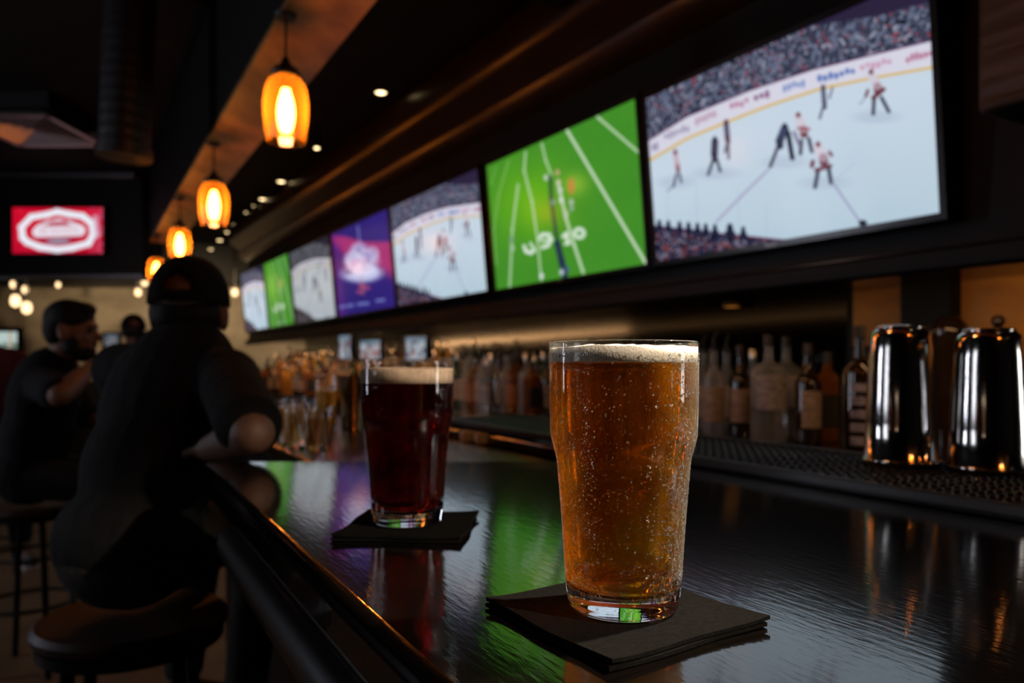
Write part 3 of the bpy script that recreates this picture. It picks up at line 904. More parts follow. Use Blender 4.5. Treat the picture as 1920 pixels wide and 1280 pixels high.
def promo(seed, w=200, h=112):
    c = Canvas(w, h, Q4, (46, 34, 118))
    n = c.noise((10, 7), seed)
    c.put(n * .35, (30, 22, 86)); c.put((c.u - .5) * .6, (66, 40, 130))
    def D(*p): return [(600 + x / 2.909, 190 + y / 2.909) for x, y in p]
    # magenta sweep
    m = (1 - np.clip(c.above(D((85, 740), (150, 740), (260, 775), (390, 780), (420, 790)), 6), 0, 1)) * np.clip(c.above(D((85, 760), (150, 850), (300, 900), (390, 960), (420, 980)), 25), 0, 1)
    c.put(m * .85, (186, 54, 112))
    c.put(np.exp(-((c.u / .15) ** 2)) * .4, (140, 40, 130))
    c.line(D((228, 690), (235, 780)), 2.2, (150, 160, 220), .8, 2)
    for (x, y, rx, ry, al) in ((240, 945, 108, 46, .9), (245, 880, 85, 50, .8), (230, 820, 45, 40, .75), (300, 840, 36, 36, .7), (190, 870, 40, 46, .75), (250, 930, 70, 30, .95)):
        q = D((x, y))[0]; c.ell(q[0], q[1], rx / 2.909, ry / 2.909, (198, 208, 240), al, .5)
    g = c.noise((40, 24), seed + 4)
    q = D((240, 860))[0]
    mm = np.hypot((c.x - q[0]) / 30, (c.y - q[1]) / 24) < 1
    c.put(mm * (g > .62) * .65, (128, 120, 180))
    q = D((165, 935))[0]; c.ell(q[0], q[1], 9, 5, (60, 60, 120), .6, .8)
    for (x, y) in ((235, 1010), (262, 1022), (228, 1042)):
        q = D((x, y))[0]; c.ell(q[0], q[1], 7, 4, (170, 76, 120), .8, .8)
    c.line(D((238, 960), (246, 1060)), 1.8, (200, 120, 90), .7, 2)
    for (x0, x1, y) in ((120, 140, 1122), (160, 186, 1116), (215, 268, 1108), (315, 352, 1092)):
        c.line(D((x0, y), (x1, y - 4)), 5, (120, 132, 196), .85, 3)
    return c
QR = [(23, 385), (193, 391), (193, 480), (27, 475)]
def redlogo(seed, w=180, h=100):
    c = Canvas(w, h, QR, (204, 12, 44))
    def D(*p): return [(x / 3.368, 160 + y / 3.368) for x, y in p]
    n = c.noise((50, 28), seed)
    c.put((c.v - .5) * .6, (150, 12, 46)); c.put((c.u - .8) * 3 * (n > .45), (196, 130, 160)); c.put((n > .8) * .35, (230, 70, 90))
    ring = D((150, 960), (140, 890), (200, 825), (300, 812), (360, 795), (440, 815), (520, 830), (580, 880), (590, 950), (560, 1010), (460, 1035), (370, 1045), (260, 1025), (180, 990), (150, 960))
    c.line(ring, 13, (232, 236, 246), 1, 3)
    c.line(D((600, 840), (615, 960)), 9, (214, 180, 200), .8, 4)
    inner = [(225, 880), (300, 855), (370, 835), (440, 855), (515, 885), (530, 930), (490, 975), (370, 1005), (250, 970), (215, 925)]
    q = D((372, 930))[0]; c.ell(q[0], q[1], 47, 24, (170, 20, 50), .95, .25)
    c.line(D((240, 890), (300, 865), (372, 852), (440, 868), (505, 895)), 6, (226, 226, 238), .95, 2)
    c.line(D((245, 925), (505, 925)), 22, (232, 228, 238), .97, 3)
    for k, x in enumerate((258, 285, 330, 362, 400, 432, 470)):
        c.line(D((x, 905), (x + 14, 935)), 3.2, (206, 150, 168), .7, 3)
    q = D((372, 990))[0]; c.ell(q[0], q[1], 22, 6, (150, 150, 170), .9, .5)
    c.line(D((320, 870), (425, 866)), 4, (190, 60, 84), .8, 2)
    return c
def daylight_picture(seed, w=60, h=60):
    c = Canvas(w, h, [(0, 0), (100, 0), (100, 100), (0, 100)], (176, 206, 196))
    n = c.noise((6, 6), seed); n2 = c.noise((9, 9), seed + 1)
    c.put((c.v < .28) * .9, (206, 226, 222)); c.put((n > .55) * (c.v > .3) * .8, (92, 110, 96)); c.put((n2 > .62) * (c.v > .4) * .8, (220, 222, 226)); c.put((c.u > .68) * (c.u < .8) * .7, (214, 176, 140))
    return c
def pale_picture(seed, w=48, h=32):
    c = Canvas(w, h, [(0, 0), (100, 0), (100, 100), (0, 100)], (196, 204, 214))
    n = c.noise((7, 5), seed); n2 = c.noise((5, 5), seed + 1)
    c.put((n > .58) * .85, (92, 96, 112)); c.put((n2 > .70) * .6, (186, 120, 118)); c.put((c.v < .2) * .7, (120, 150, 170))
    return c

SW, SH = 0.93, 0.54
pic_hockey = hockey(21).mesh('hockey_picture', 1, 1)
pic_hockey_grey = hockey(33, 0.55, 240, 135).mesh('hockey_picture_grey', 1, 1, 0.85)
pic_football = football(5).mesh('football_picture', 1, 1)
pic_promo = promo(9).mesh('promo_picture', 1, 1)
pic_red = redlogo(3).mesh('badge_picture', 1, 1)

def television(loc, rz, tilt, w, h, pic, label, group=None, bez=0.016, indicator=True):
    """origin at the bottom middle of the lit screen; the front looks along -y"""
    t = thing('television', label, 'television', loc, rz, group)
    t.rotation_euler = (tilt, 0, rz)
    b = MB()
    b.box((0, 0.024, h / 2), (w + 2 * bez, 0.036, h + 2 * bez))
    b.box((0, 0.004, -bez / 2), (w + 2 * bez, 0.016, bez)).box((0, 0.004, h + bez / 2), (w + 2 * bez, 0.016, bez))
    b.box((-w / 2 - bez / 2, 0.004, h / 2), (bez, 0.016, h)).box((w / 2 + bez / 2, 0.004, h / 2), (bez, 0.016, h))
    obj('television_frame', b, 'tv_black', t, False)
    s = link('screen', pic, 'screen_picture', t)
    s.scale = (w, 1, h); s.location = (0, 0.0035, 0)
    if indicator:
        obj('maker_badge', MB().box((0, -0.0045, -bez * 0.55), (0.035, 0.002, 0.006)), 'duct_metal', t, False)
    return t

PT = 1.708
def on_row(x):
    d = (x - 960) / F
    Z = PT / (d * math.cos(TY) + math.sin(TY))
    return Vector((d * Z, Z))
tvs = [(1231, 1763, pic_hockey, 1.572, 0.527, 'large television showing a hockey faceoff, nearest of the row at the upper right'),
       (930, 1213, pic_football, 1.570, 0.545, 'television showing a green football field with white yard lines, second from the nearest hockey screen'),
       (747, 914, pic_hockey, 1.573, 0.55, 'television showing hockey between the purple screen and the large green football screen'),
       (635, 742, pic_promo, 1.573, 0.553, 'television showing a white crest on purple and magenta'),
       (555, 630, pic_hockey_grey, 1.575, 0.555, 'television showing greyish hockey, just left of the purple screen'),
       (505, 552, pic_football, 1.577, 0.56, 'small-looking television showing a green football field near the far end of the row'),
       (461, 503, pic_hockey, 1.580, 0.56, 'television showing hockey at the far left end of the row'),
       ]
for x0, x1, pic, z0, hh, lab in tvs:
    a, b = on_row(x0), on_row(x1)
    w = (a - b).length
    mid = (a + b) / 2
    television((mid.x, mid.y, z0), TY - math.pi / 2, math.radians(5.4), w, hh, pic, lab, 'televisions in a row above the back bar')
# red badge screen on the far soffit
r0 = P(108, 475, 6.62)
television((r0.x, r0.y + 0.0, r0.z), 0.0, 0.0, 170 / F * 6.62, 86 / F * 6.62, pic_red, 'television with a white oval badge on bright red, on the dark far soffit', bez=0.012, indicator=False)
d0 = P(8, 690, 9.856)
television((d0.x, d0.y, d0.z), 0.0, 0.0, 50 / F * 9.6, 70 / F * 9.6, daylight_picture(4).mesh('street_picture', 1, 1, 0.75), 'bright pale screen on the far stone wall at the left edge', indicator=False, bez=0.06)
d0 = P(208, 648, 9.856)
television((d0.x, d0.y, d0.z), 0.0, 0.0, 26 / F * 9.7, 22 / F * 9.7, pale_picture(14).mesh('cream_picture', 1, 1, 0.28), 'small dim cream screen on the far stone wall between the two seated men', indicator=False, bez=0.03)
# three lit panels added in place of bright mirror reflections under the header
for k, (px0, px1, y1, y0, seed, lab) in enumerate(((633, 660, 629, 672, 6, 'bright panel imitating a mirror reflection, leftmost of three by the dark beer'),
                                    (672, 716, 638, 673, 8, 'bright panel imitating a mirror reflection with a red streak, middle of three above the dark beer'),
                                    (758, 800, 632, 674, 12, 'bright panel imitating a mirror reflection with reddish marks, right one of three above the dark beer'))):
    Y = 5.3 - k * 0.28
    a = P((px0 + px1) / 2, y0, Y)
    television(a, TY - math.pi / 2 + 0.5, 0.0, (px1 - px0) / F * Y * 1.12, (y0 - y1) / F * Y, pale_picture(seed).mesh('pale_picture', 1, 1, 0.62), lab, 'panels imitating mirror reflections', bez=0.008, indicator=False)

# ------------------------------------------------------------------ pendant lamps
def pendant(c, label):
    """c is the middle of the glass shade"""
    base = Vector(c) - Vector((0, 0, 0.102))
    t = thing('pendant_lamp', label, 'pendant lamp', base, 0, 'amber glass pendants hanging under the wooden beam')
    o = [(0.0575, 0.0), (0.0625, 0.030), (0.0672, 0.070), (0.0690, 0.105), (0.0672, 0.140), (0.0610, 0.172), (0.050, 0.192), (0.034, 0.203)]
    o = interp(o, 4)
    pr = o + [(r - 0.003, z - 0.001) for r, z in o[::-1]]
    obj('lamp_shade', MB().lathe(pr, 48, loop=True), 'amber_shade', t, angle=False)
    bp = interp([(0.0, 0.028), (0.012, 0.031), (0.020, 0.044), (0.0255, 0.072), (0.0262, 0.100), (0.022, 0.130), (0.015, 0.152), (0.011, 0.165), (0.0, 0.166)], 3)
    obj('bulb', MB().lathe([(max(r, 0), z) for r, z in bp], 24), 'bulb_glow', t, angle=False)
    obj('socket_cap', MB().lathe([(0.0, 0.168), (0.014, 0.168), (0.015, 0.200), (0.042, 0.202), (0.045, 0.212), (0.038, 0.226), (0.018, 0.240), (0.009, 0.262), (0.0, 0.264)], 28), 'cord_black', t)
    top = BZ - base.z
    obj('cord', MB().tube([(0, 0, 0.26), (0, 0, top - 0.012)], 0.0042, 8), 'cord_black', t)
    obj('ceiling_rose', MB().lathe([(0.0, top - 0.016), (0.03, top - 0.014), (0.034, top), (0.0, top)], 20), 'cord_black', t)
    return t
pen0 = pendant(P(536, 205, 2.33), 'amber glass pendant lamp with glowing bulb, the largest and nearest of the row')
def pcopy(c, label):
    return dup(pen0, Vector(c) - Vector((0, 0, 0.102)), None, label)
pcopy(P(401, 383, 3.585), 'amber glass pendant lamp, second of the row, above and right of the red screen')
pcopy(P(337, 457, 4.82), 'amber glass pendant lamp, third of the row, just above the dark cap')
pcopy(P(293, 507, 6.2), 'amber glass pendant lamp, smallest and furthest, beside the dark cap')
for a in (0.92, -0.53):
    q = L(0.562, a)
    pcopy((q.x, q.y, 2.022), 'amber glass pendant lamp hanging overhead above the near end of the bar')

# ------------------------------------------------------------------ recessed ceiling spots
def spot(loc, r, label, group):
    t = thing('ceiling_spot', label, 'ceiling light', loc, 0, group)
    obj('trim_ring', MB().lathe([(r * 1.0, -0.004), (r * 1.35, -0.004), (r * 1.4, 0.0), (r * 1.0, 0.0)], 20, loop=True), 'dark_metal', t)
    obj('spot_lens', MB().lathe([(0, -0.006), (r * 0.7, -0.005), (r, 0.0), (0, 0.001)], 20), 'spot_glow', t)
    return t
def ceil_at(px, py, zc):
    return P(px, py, F * (zc - CAMZ) / (HY - py))
sp0 = spot(ceil_at(714, 173, 2.638), 0.028, 'round recessed ceiling spot, the one nearest the screens at the top', 'recessed spots in the dropped ceiling')
for px, py, sc, lab in ((527, 340, 1.05, 'bright recessed ceiling spot right of the second pendant'), (492, 373, 1.0, 'round recessed ceiling spot level with the second pendant, next beyond the bright one'),
                   (440, 421, .8, None), (427, 435, 1.0, None), (412, 450, 1.1, None), (395, 467, .9, None), (381, 481, .8, None), (475, 386, .35, None), (461, 398, .45, None)):
    dup(sp0, ceil_at(px, py, 2.638), None, lab or 'small recessed spot in the dotted line running down to the dark cap', 'recessed spots in the dropped ceiling', sc)

# two spots added out of view to light the beer and its foam
for k, (p, a, aim, w, cone) in enumerate(((1.42, 0.30, (0.06, 0.47, 1.16), 3.1, 13), (1.42, -1.55, (0.0, 0.56, 1.15), 2.6, 19))):
    c = W(p, a, 2.632)
    r = dup(sp0, c, None, 'added spot out of view over the near end of the bar, aimed at the beer', 'added spots over the near end of the bar', 1.4)
    ld = bpy.data.lights.new('beer_light', 'SPOT')
    ld.energy = SPOT_W * w; ld.color = (1.0, 0.86, 0.68); ld.spot_size = math.radians(cone); ld.spot_blend = 0.7; ld.shadow_soft_size = 0.035
    lo = bpy.data.objects.new('beer_light', ld); COL.objects.link(lo); lo.parent = r
    lo.location = (0, 0, -0.012)
    lo.rotation_euler = (Vector(aim) - c).to_track_quat('-Z', 'Y').to_euler()

# small track heads by the nearest pendant
def track_head(loc, label):
    t = thing('track_light', label, 'track light', loc)
    obj('head', MB().lathe([(0.0, 0.0), (0.022, 0.004), (0.028, 0.05), (0.02, 0.09), (0.0, 0.10)], 16), 'dark_metal', t)
    obj('stem', MB().tube([(0, 0, 0.095), (0, 0, 2.64 - loc[2])], 0.006, 8), 'dark_metal', t)
    obj('lens', MB().lathe([(0.0, -0.004), (0.012, -0.003), (0.014, 0.003), (0.0, 0.004)], 12), 'spot_glow', t)
    return t
a = ceil_at(594, 278, 2.50)
track_head(a, 'small dark track light with a dim lens right of the nearest pendant')

# far bulbs, plus an added wash on the far wall
def far_bulb(px, py, Y, label, s=1.0, group='bare bulbs by the far stone wall'):
    c = P(px, py, Y)
    t = thing('hanging_bulb', label, 'hanging bulb', c, 0, group)
    obj('bulb', MB().lathe([(0.0, -0.075 * s), (0.045 * s, -0.05 * s), (0.055 * s, 0.0), (0.04 * s, 0.06 * s), (0.0, 0.075 * s)], 16), 'far_bulb_glow', t)
    obj('cord', MB().tube([(0, 0, 0.07 * s), (0, 0, 2.95 - c.z)], 0.008, 6), 'cord_black', t)
    return t
def far_light(px, py, Y, w):  # light added to brighten the far wall, with no fitting of its own
    ld = bpy.data.lights.new('far_wall_wash', 'SPOT'); ld.energy = w; ld.color = (1.0, 0.72, 0.42); ld.shadow_soft_size = 0.05
    ld.spot_size = math.radians(120); ld.spot_blend = 0.7
    lo = bpy.data.objects.new('far_wall_wash', ld); COL.objects.link(lo); lo.location = P(px, py, Y)
    lo.rotation_euler = Vector((0, 1, -0.25)).to_track_quat('-Z', 'Y').to_euler()
far_light(60, 520, 8.3, 42.0); far_light(265, 520, 8.3, 55.0); far_light(440, 520, 8.2, 36.0)
far_bulb(29, 564, 8.9, 'bare warm bulb hanging at the far wall, upper of the pair above the left man')
far_bulb(50, 577, 8.9, 'bare warm bulb hanging at the far wall, lower of the pair above the left man')
far_bulb(25, 533, 9.0, 'dim small bulb hanging above the pair of bare bulbs', 0.6)
far_bulb(47, 543, 9.0, 'dim small bulb hanging just above the lower bare bulb', 0.6)
far_bulb(109, 534, 9.0, 'dim small bulb above the head of the left man', 0.45)
far_bulb(271, 529, 8.6, 'small round bright bulb beside the furthest pendant', 0.62)
far_bulb(259, 548, 8.6, 'small oval bright bulb below the furthest pendant', 0.62)
far_bulb(440, 548, 8.4, 'small round bulb between the dark cap and the row of screens', 0.62)

# glowing amber discs added in place of reflected glows beneath the header
pk = None
for px, py, s, lab in ((1372, 570, 1.0, 'dim amber disc imitating a reflected glow under the header, above the glass bottles'), (1523, 568, 1.25, 'dim amber disc imitating a reflected glow under the header, brightest, left of the nearer shaker'),
                       (1612, 566, .8, 'small dim amber disc imitating a reflected glow under the header above the nearer shaker'), (1828, 567, .8, 'small dim amber disc imitating a reflected glow under the header above the shaker at the edge')):
    c = P(px, py, F * (1.4895 - CAMZ) / (HY - py))
    if pk is None:
        pk = thing('glow_disc', lab, 'added glow disc', c, 0, 'amber discs imitating reflected glows')
        emitter('glow_disc_amber', (1.0, 0.36, 0.05), 0.6)
        obj('glow_disc_rim', MB().lathe([(0.034, -0.012), (0.042, -0.012), (0.043, 0.0), (0.034, 0.0)], 20, loop=True), 'dark_metal', pk)
        obj('glow_disc_face', MB().lathe([(0.0, -0.010), (0.034, -0.010), (0.034, 0.0), (0.0, 0.0)], 20), 'glow_disc_amber', pk)
    else:
        dup(pk, c, None, lab, 'amber discs imitating reflected glows', s)
def strip(a0, a1, lab, power):  # strip added out of sight to warm the bottles and wall
    m = emitter('strip_glow_%d' % int(a0 * 10 + 50), (1.0, 0.55, 0.24), power)
    p0, p1 = T(HP + 0.012, a0, 1.468), T(HP + 0.012, a1, 1.468)
    t = thing('added_strip', lab, 'added light strip', p0, TY)
    obj('strip_channel', MB().box((-0.006, (a1 - a0) / 2, 0.009), (0.01, a1 - a0, 0.022)).box((0.03, (a1 - a0) / 2, 0.0195), (0.075, a1 - a0, 0.003)), 'dark_metal', t, False)
    obj('strip_diffuser', MB().box((0.004, (a1 - a0) / 2, 0.010), (0.010, a1 - a0, 0.014)), m, t, False)
strip(1.35, 3.9, 'added warm light strip hidden behind the header lip above the nearer bottles', 5.0)
strip(4.0, 7.8, 'added warm light strip hidden behind the header lip at the far end of the back bar', 48.0)
strip(0.0, 1.1, 'added warm light strip hidden behind the header lip above the shaker tins', 30.0)

# ------------------------------------------------------------------ back bar and its bottles
CZ = 0.985
bb = thing('back_bar', 'long black back-bar counter that carries the rows of bottles', 'back bar')
obj('counter_top', MB().prism(wplan([(1.69, -0.8), (2.33, -0.8), (2.33, 4.3), (1.69, 4.3)]), CZ - 0.05, CZ), 'counter_black', bb, False, bevel=0.006)
obj('cabinet', MB().prism(wplan([(1.74, -0.8), (2.33, -0.8), (2.33, 4.3), (1.74, 4.3)]), 0, CZ - 0.05), 'bar_front', bb, False)
G0, G1 = Vector((-0.60, 4.62)), Vector((-2.80, 7.55))
gd = (G1 - G0).normalized(); gn = Vector((gd.y, -gd.x))
b2 = thing('back_bar', 'angled far section of the back bar, stepped and crowded with small bottles', 'back bar')
def gplan(u0, u1, v0, v1):
    return [tuple(G0 + gd * u + gn * v) for u, v in ((u0, v0), (u0, v1), (u1, v1), (u1, v0))]
glen = (G1 - G0).length
obj('counter_top', MB().prism(gplan(0.02, glen, 0.0, 0.62), CZ - 0.05, CZ), 'counter_black', b2, False, bevel=0.006)
obj('cabinet', MB().prism(gplan(0.02, glen, 0.05, 0.62), 0, CZ - 0.05), 'bar_front', b2, False)
obj('step', MB().prism(gplan(0.05, glen, 0.22, 0.62), CZ, CZ + 0.07), 'counter_black', b2, False)
obj('step', MB().prism(gplan(0.05, glen, 0.38, 0.62), CZ + 0.07, CZ + 0.15), 'counter_black', b2, False)

def bottle_proto(kind, h, r, body_m, label_m, cap_m, neck=0.30, shoulder=0.10, lab=(0.16, 0.52), square=False, spout=False):
    t = bpy.data.objects.new('liquor_bottle', None); COL.objects.link(t)
    zs = h * (1 - neck - shoulder)
    rn = 0.0135
    pr = [(0.0, 0.004), (r * 0.8, 0.0), (r * 0.96, 0.003), (r, 0.012), (r, zs), (r * 0.93, zs + h * shoulder * .35), (r * 0.62, zs + h * shoulder * .8), (rn * 1.15, zs + h * shoulder * 1.15), (rn, zs + h * shoulder + h * neck * .35), (rn, h - 0.03), (0.0, h - 0.03)]
    seg = 28
    mb = MB().lathe(pr, seg)
    if square:
        for v in mb.v:
            q = math.hypot(v.x, v.y)
            if q > r * 0.5:
                k = min(1.0, 0.80 / max(abs(v.x), abs(v.y)) * q) if q else 1
                v.x *= k; v.y *= k
    obj('bottle_body', mb, body_m, t)
    if label_m:
        z0, z1 = h * lab[0], min(h * lab[1], zs - 0.004)
        ml = MB()
        na, wrap = 14, math.radians(62)
        n1 = na + 1
        bands = [(z0, z1)] if kind != 'ringed' else [(z0 + (z1 - z0) * k / 5, z0 + (z1 - z0) * (k + .62) / 5) for k in range(5)]
        for (y0, y1) in bands:
            v = [(rr * math.sin(-wrap + 2 * wrap * k / na), -rr * math.cos(-wrap + 2 * wrap * k / na), zz) for rr in (r + 0.0003, r + 0.0010) for zz in (y0, y1) for k in range(n1)]
            f = []
            for k in range(na):
                f += [(2 * n1 + k, 2 * n1 + k + 1, 3 * n1 + k + 1, 3 * n1 + k), (k + 1, k, n1 + k, n1 + k + 1), (n1 + k, 3 * n1 + k, 3 * n1 + k + 1, n1 + k + 1), (k, k + 1, 2 * n1 + k + 1, 2 * n1 + k)]
            f += [(0, 2 * n1, 3 * n1, n1), (na, n1 + na, 3 * n1 + na, 2 * n1 + na)]
            ml.add(v, f)
        if square:
            for v in ml.v:
                q = math.hypot(v.x, v.y); k = min(1.0, 0.80 / max(abs(v.x), abs(v.y)) * q) * 1.01
                v.x *= k; v.y *= k
        obj('bottle_label', ml, label_m, t)
    if spout:
        mb = MB().lathe([(0.0, h - 0.03), (rn + 0.001, h - 0.03), (rn + 0.001, h - 0.018), (0.005, h - 0.012), (0.0, h - 0.012)], 14)
        mb.tube([(0, 0, h - 0.014), (0.0, 0, h + 0.012), (0.012, 0, h + 0.04)], [0.0045, 0.004, 0.003], 8)
        obj('pour_spout', mb, cap_m, t)
    else:
        obj('bottle_cap', MB().lathe([(0.0, h - 0.036), (rn + 0.0015, h - 0.036), (rn + 0.002, h - 0.004), (rn, h), (0.0, h)], 16), cap_m, t)
    t['category'] = 'bottle'
    return t
protos = {
    'clear': bottle_proto('clear', 0.325, 0.037, 'bottle_clear', 'paper_cream', 'cap_black', spout=True),
    'clear2': bottle_proto('clear2', 0.305, 0.041, 'bottle_clear', 'paper_pale', 'cap_metal', neck=.26),
    'dark': bottle_proto('dark', 0.315, 0.039, 'bottle_dark', 'paper_cream', 'cap_black'),
    'amber': bottle_proto('amber', 0.300, 0.042, 'bottle_amber', 'paper_rust', 'cap_black', neck=.24, spout=True),
    'square': bottle_proto('square', 0.290, 0.044, 'bottle_amber', 'paper_black', 'cap_black', neck=.22, square=True),
    'green': bottle_proto('green', 0.320, 0.037, 'bottle_green', 'paper_cream', 'cap_metal'),
    'big': bottle_proto('big', 0.345, 0.056, 'bottle_clear', 'paper_pale', 'cap_black', neck=.27, lab=(0.30, 0.62)),
    'gold': bottle_proto('gold', 0.295, 0.040, 'gold_glint_fill', None, 'cap_metal', neck=.25),  # bottle coloured gold to imitate warm glints on the far steps
    'ringed': bottle_proto('ringed', 0.350, 0.044, 'bottle_dark', 'paper_pale', 'cap_black', neck=.26, lab=(0.10, 0.60)),
}
USED = set()
def place(kind, loc, label, group=None, rz=0.0, s=1.0):
    t = protos[kind]
    loc = Vector(loc) + Vector((0, 0, 0.0008))
    if kind not in USED:
        USED.add(kind)
        t.location = loc; t.rotation_euler = (0, 0, rz); t.scale = (s, s, s)
        t['label'] = label
        if group: t['group'] = group
        KIDS[t.name] = [(c, []) for c in COL.objects if c.parent is t]
        return t
    return dup(t, loc, rz, label, group, s) if group else (lambda o: (o.pop('group', None), o)[1])(dup(t, loc, rz, label, None, s))
def on_p(px, p, z):
    d = (px - 960) / F
    Y = p / (d * math.cos(BY) + math.sin(BY))
    return Vector((d * Y, Y, z))
# the nearer group, right of the amber beer
near = [('clear', 1318, 2.02, 'clear bottle with a cream label, first to the right of the amber beer'), ('clear', 1338, 1.86, 'clear bottle with cream label, second to the right of the amber beer'),
        ('clear', 1362, 2.06, 'clear bottle with tall pour spout and cream label, third right of the amber beer'), ('dark', 1389, 1.93, 'slim dark bottle with cream label left of the two big clear bottles'),
        ('clear2', 1412, 2.07, 'clear bottle with narrow pale label just left of the big clear bottles'), ('big', 1441, 1.90, 'big clear bottle with pale label, left one of the two big bottles'),
        ('big', 1474, 2.06, 'big clear bottle with pale label, right one of the two big bottles'), ('dark', 1515, 1.95, 'dark bottle almost lost in shadow right of the big clear bottles'),
        ('square', 1552, 2.06, 'square dark bottle in shadow midway between big clear bottles and nearer shaker'), ('ringed', 1612, 1.77, 'tall dark bottle with banded pale label just left of the nearer shaker')]
for kind, px, p, lab in near:
    place(kind, on_p(px, p, CZ), lab, None, rnd.uniform(-0.5, 0.9))
# the middle group between the two beers, and on behind the amber beer
seq = ['clear', 'dark', 'clear2', 'clear', 'amber', 'clear', 'green', 'dark', 'square', 'clear2', 'amber']
a = 2.35; k = 0
while a < 4.25:
    place(seq[k % len(seq)], W(1.84 + rnd.uniform(-.015, .015), a, CZ), 'blurred bottle in the front row of the back bar between the two beers', 'front row bottles behind the two beers', rnd.uniform(-0.5, 0.9), rnd.uniform(.92, 1.03))
    place(seq[(k * 3 + 1) % len(seq)], W(1.99 + rnd.uniform(-.015, .015), a + .05, CZ), 'blurred bottle in the second row of the back bar between the two beers', 'second row bottles behind the two beers', rnd.uniform(-0.5, 0.9), rnd.uniform(.95, 1.06))
    place(seq[(k * 5 + 2) % len(seq)], W(2.15 + rnd.uniform(-.015, .015), a + .02, CZ), 'blurred bottle in the third row of the back bar between the two beers', 'third row bottles behind the two beers', rnd.uniform(-0.5, 0.9), rnd.uniform(.95, 1.06))
    a += 0.098; k += 1
# the far stepped section, left of the dark beer
seqf = ['gold', 'dark', 'square', 'gold', 'dark', 'amber', 'dark', 'gold', 'green', 'square', 'dark']
for row, (v, z) in enumerate(((0.11, CZ), (0.30, CZ + 0.07), (0.50, CZ + 0.15))):
    u = 0.12; k = row * 2
    nm = ('lowest', 'middle', 'topmost')[row]
    while u < glen - 0.08:
        q = G0 + gd * u + gn * (v + rnd.uniform(-.025, .025))
        place(seqf[(k * 7 + row) % len(seqf)], (q.x, q.y, z), 'blurred bottle on the %s step of the far back bar beyond the copper ledge' % nm, 'bottles on the %s far step' % nm, rnd.uniform(-0.5, 0.9), rnd.uniform(.72, 1.0))
        u += rnd.uniform(0.085, 0.12); k += 1
# dark round-topped decanters against the orange glow band
def decanter(loc, h, r, label, ball=0.0):
    t = thing('decanter', label, 'decanter', loc)
    if ball:
        obj('decanter_body', MB().lathe(interp([(0.0, 0.0), (0.045, 0.0), (0.05, 0.02), (0.05, h * .55), (0.03, h * .68), (0.012, h * .75), (0.011, h - ball * 1.9), (0.0, h - ball * 1.9)], 3), 28), 'bottle_dark', t)
        obj('ball_stopper', MB().sphere((0, 0, h - ball), ball, 20, 12), 'bottle_dark', t)
    else:
        pr = [(0.0, 0.0), (r * .8, 0.0), (r * .85, 0.02), (r * .72, h * .45), (r * .8, h * .62)] + [(r * math.cos(t_), h - r + r * math.sin(t_)) for t_ in (-.35, 0, .3, .6, .9, 1.2, 1.4)] + [(0.0, h)]
        obj('decanter_body', MB().lathe(pr, 32), 'bottle_dark', t)
        obj('decanter_foot', MB().lathe([(0.0, 0.0), (r * .95, 0.0), (r * .95, 0.008), (r * .8, 0.014), (0.0, 0.014)], 28), 'bottle_dark', t)
    return t
c = on_p(1780, 2.14, CZ)
decanter(c, 98 * c.y / F + CAMZ - CZ, 33 * c.y / F, 'dark dome-topped decanter against the orange glow band behind the shaker tins')
c = on_p(1872, 2.14, CZ)
decanter(c, 98 * c.y / F + CAMZ - CZ, 0.03, 'dark decanter with a ball stopper behind the shaker at the right edge', ball=12 * c.y / F)

# ------------------------------------------------------------------ glassware on the copper ledge
def tumbler(loc, label, m='clear_glass', h=0.09, r=0.036, group=None, fill=None):
    t = thing('tumbler', label, 'drinking glass', loc, 0, group)
    obj('tumbler_glass', MB().lathe([(0.0, 0.0), (r * .82, 0.0), (r * .86, 0.003), (r, h), (r - .002, h), (r * .82 - .002, 0.010), (0.0, 0.010)], 24), m, t)
    if fill:
        obj('drink', MB().lathe([(0.0, 0.0105), (r * .8, 0.0105), (r * .93, h * .7), (0.0, h * .7)], 24), fill, t)
    return t
g0 = tumbler(P(612, 0, 2.20).xy.to_3d() + Vector((0, 0, LZ + 0.0006)), 'tall glass filled gold to look warmly lit, standing at the far end of the copper ledge', 'clear_glass', 0.16, 0.034, None, 'gold_glint_fill')
s2 = thing('shaker_tin', 'tall slim dark steel tin standing on the copper ledge just left of the dark beer', 'cocktail shaker', P(662, 0, 2.16).xy.to_3d() + Vector((0, 0, LZ + 0.0006)))
obj('tin_body', MB().lathe([(0.0, 0.0), (0.032, 0.0), (0.034, 0.004), (0.042, 0.155), (0.0435, 0.158), (0.0415, 0.159), (0.032, 0.02), (0.0, 0.02)], 32), 'steel', s2)
t0 = None
spots = [(470, 1.78), (492, 1.62), (512, 1.80), (528, 1.60), (548, 1.74), (560, 1.98), (585, 1.66), (575, 2.2), (536, 2.15), (520, 2.35), (600, 1.85), (492, 2.12), (556, 2.45), (470, 2.4)]
for k, (px, Y) in enumerate(spots):
    loc = P(px, 0, Y).xy.to_3d() + Vector((0, 0, LZ + 0.0006))
    p_, a_ = WI(loc)
    if p_ < 0.385 or p_ > 0.74: continue
    if t0 is None:
        t0 = tumbler(loc, 'short clear tumbler standing among others on the copper ledge', 'clear_glass', 0.085, 0.034, 'tumblers on the copper ledge')
        t1 = None
    elif k % 3 and t1 is None:
        t1 = tumbler(loc, 'short tumbler filled gold to imitate warm glints, on the copper ledge', 'clear_glass', 0.085, 0.034, 'tumblers filled gold for warm glints', 'gold_glint_fill')
    elif k % 3:
        dup(t1, loc)
    else:
        dup(t0, loc)
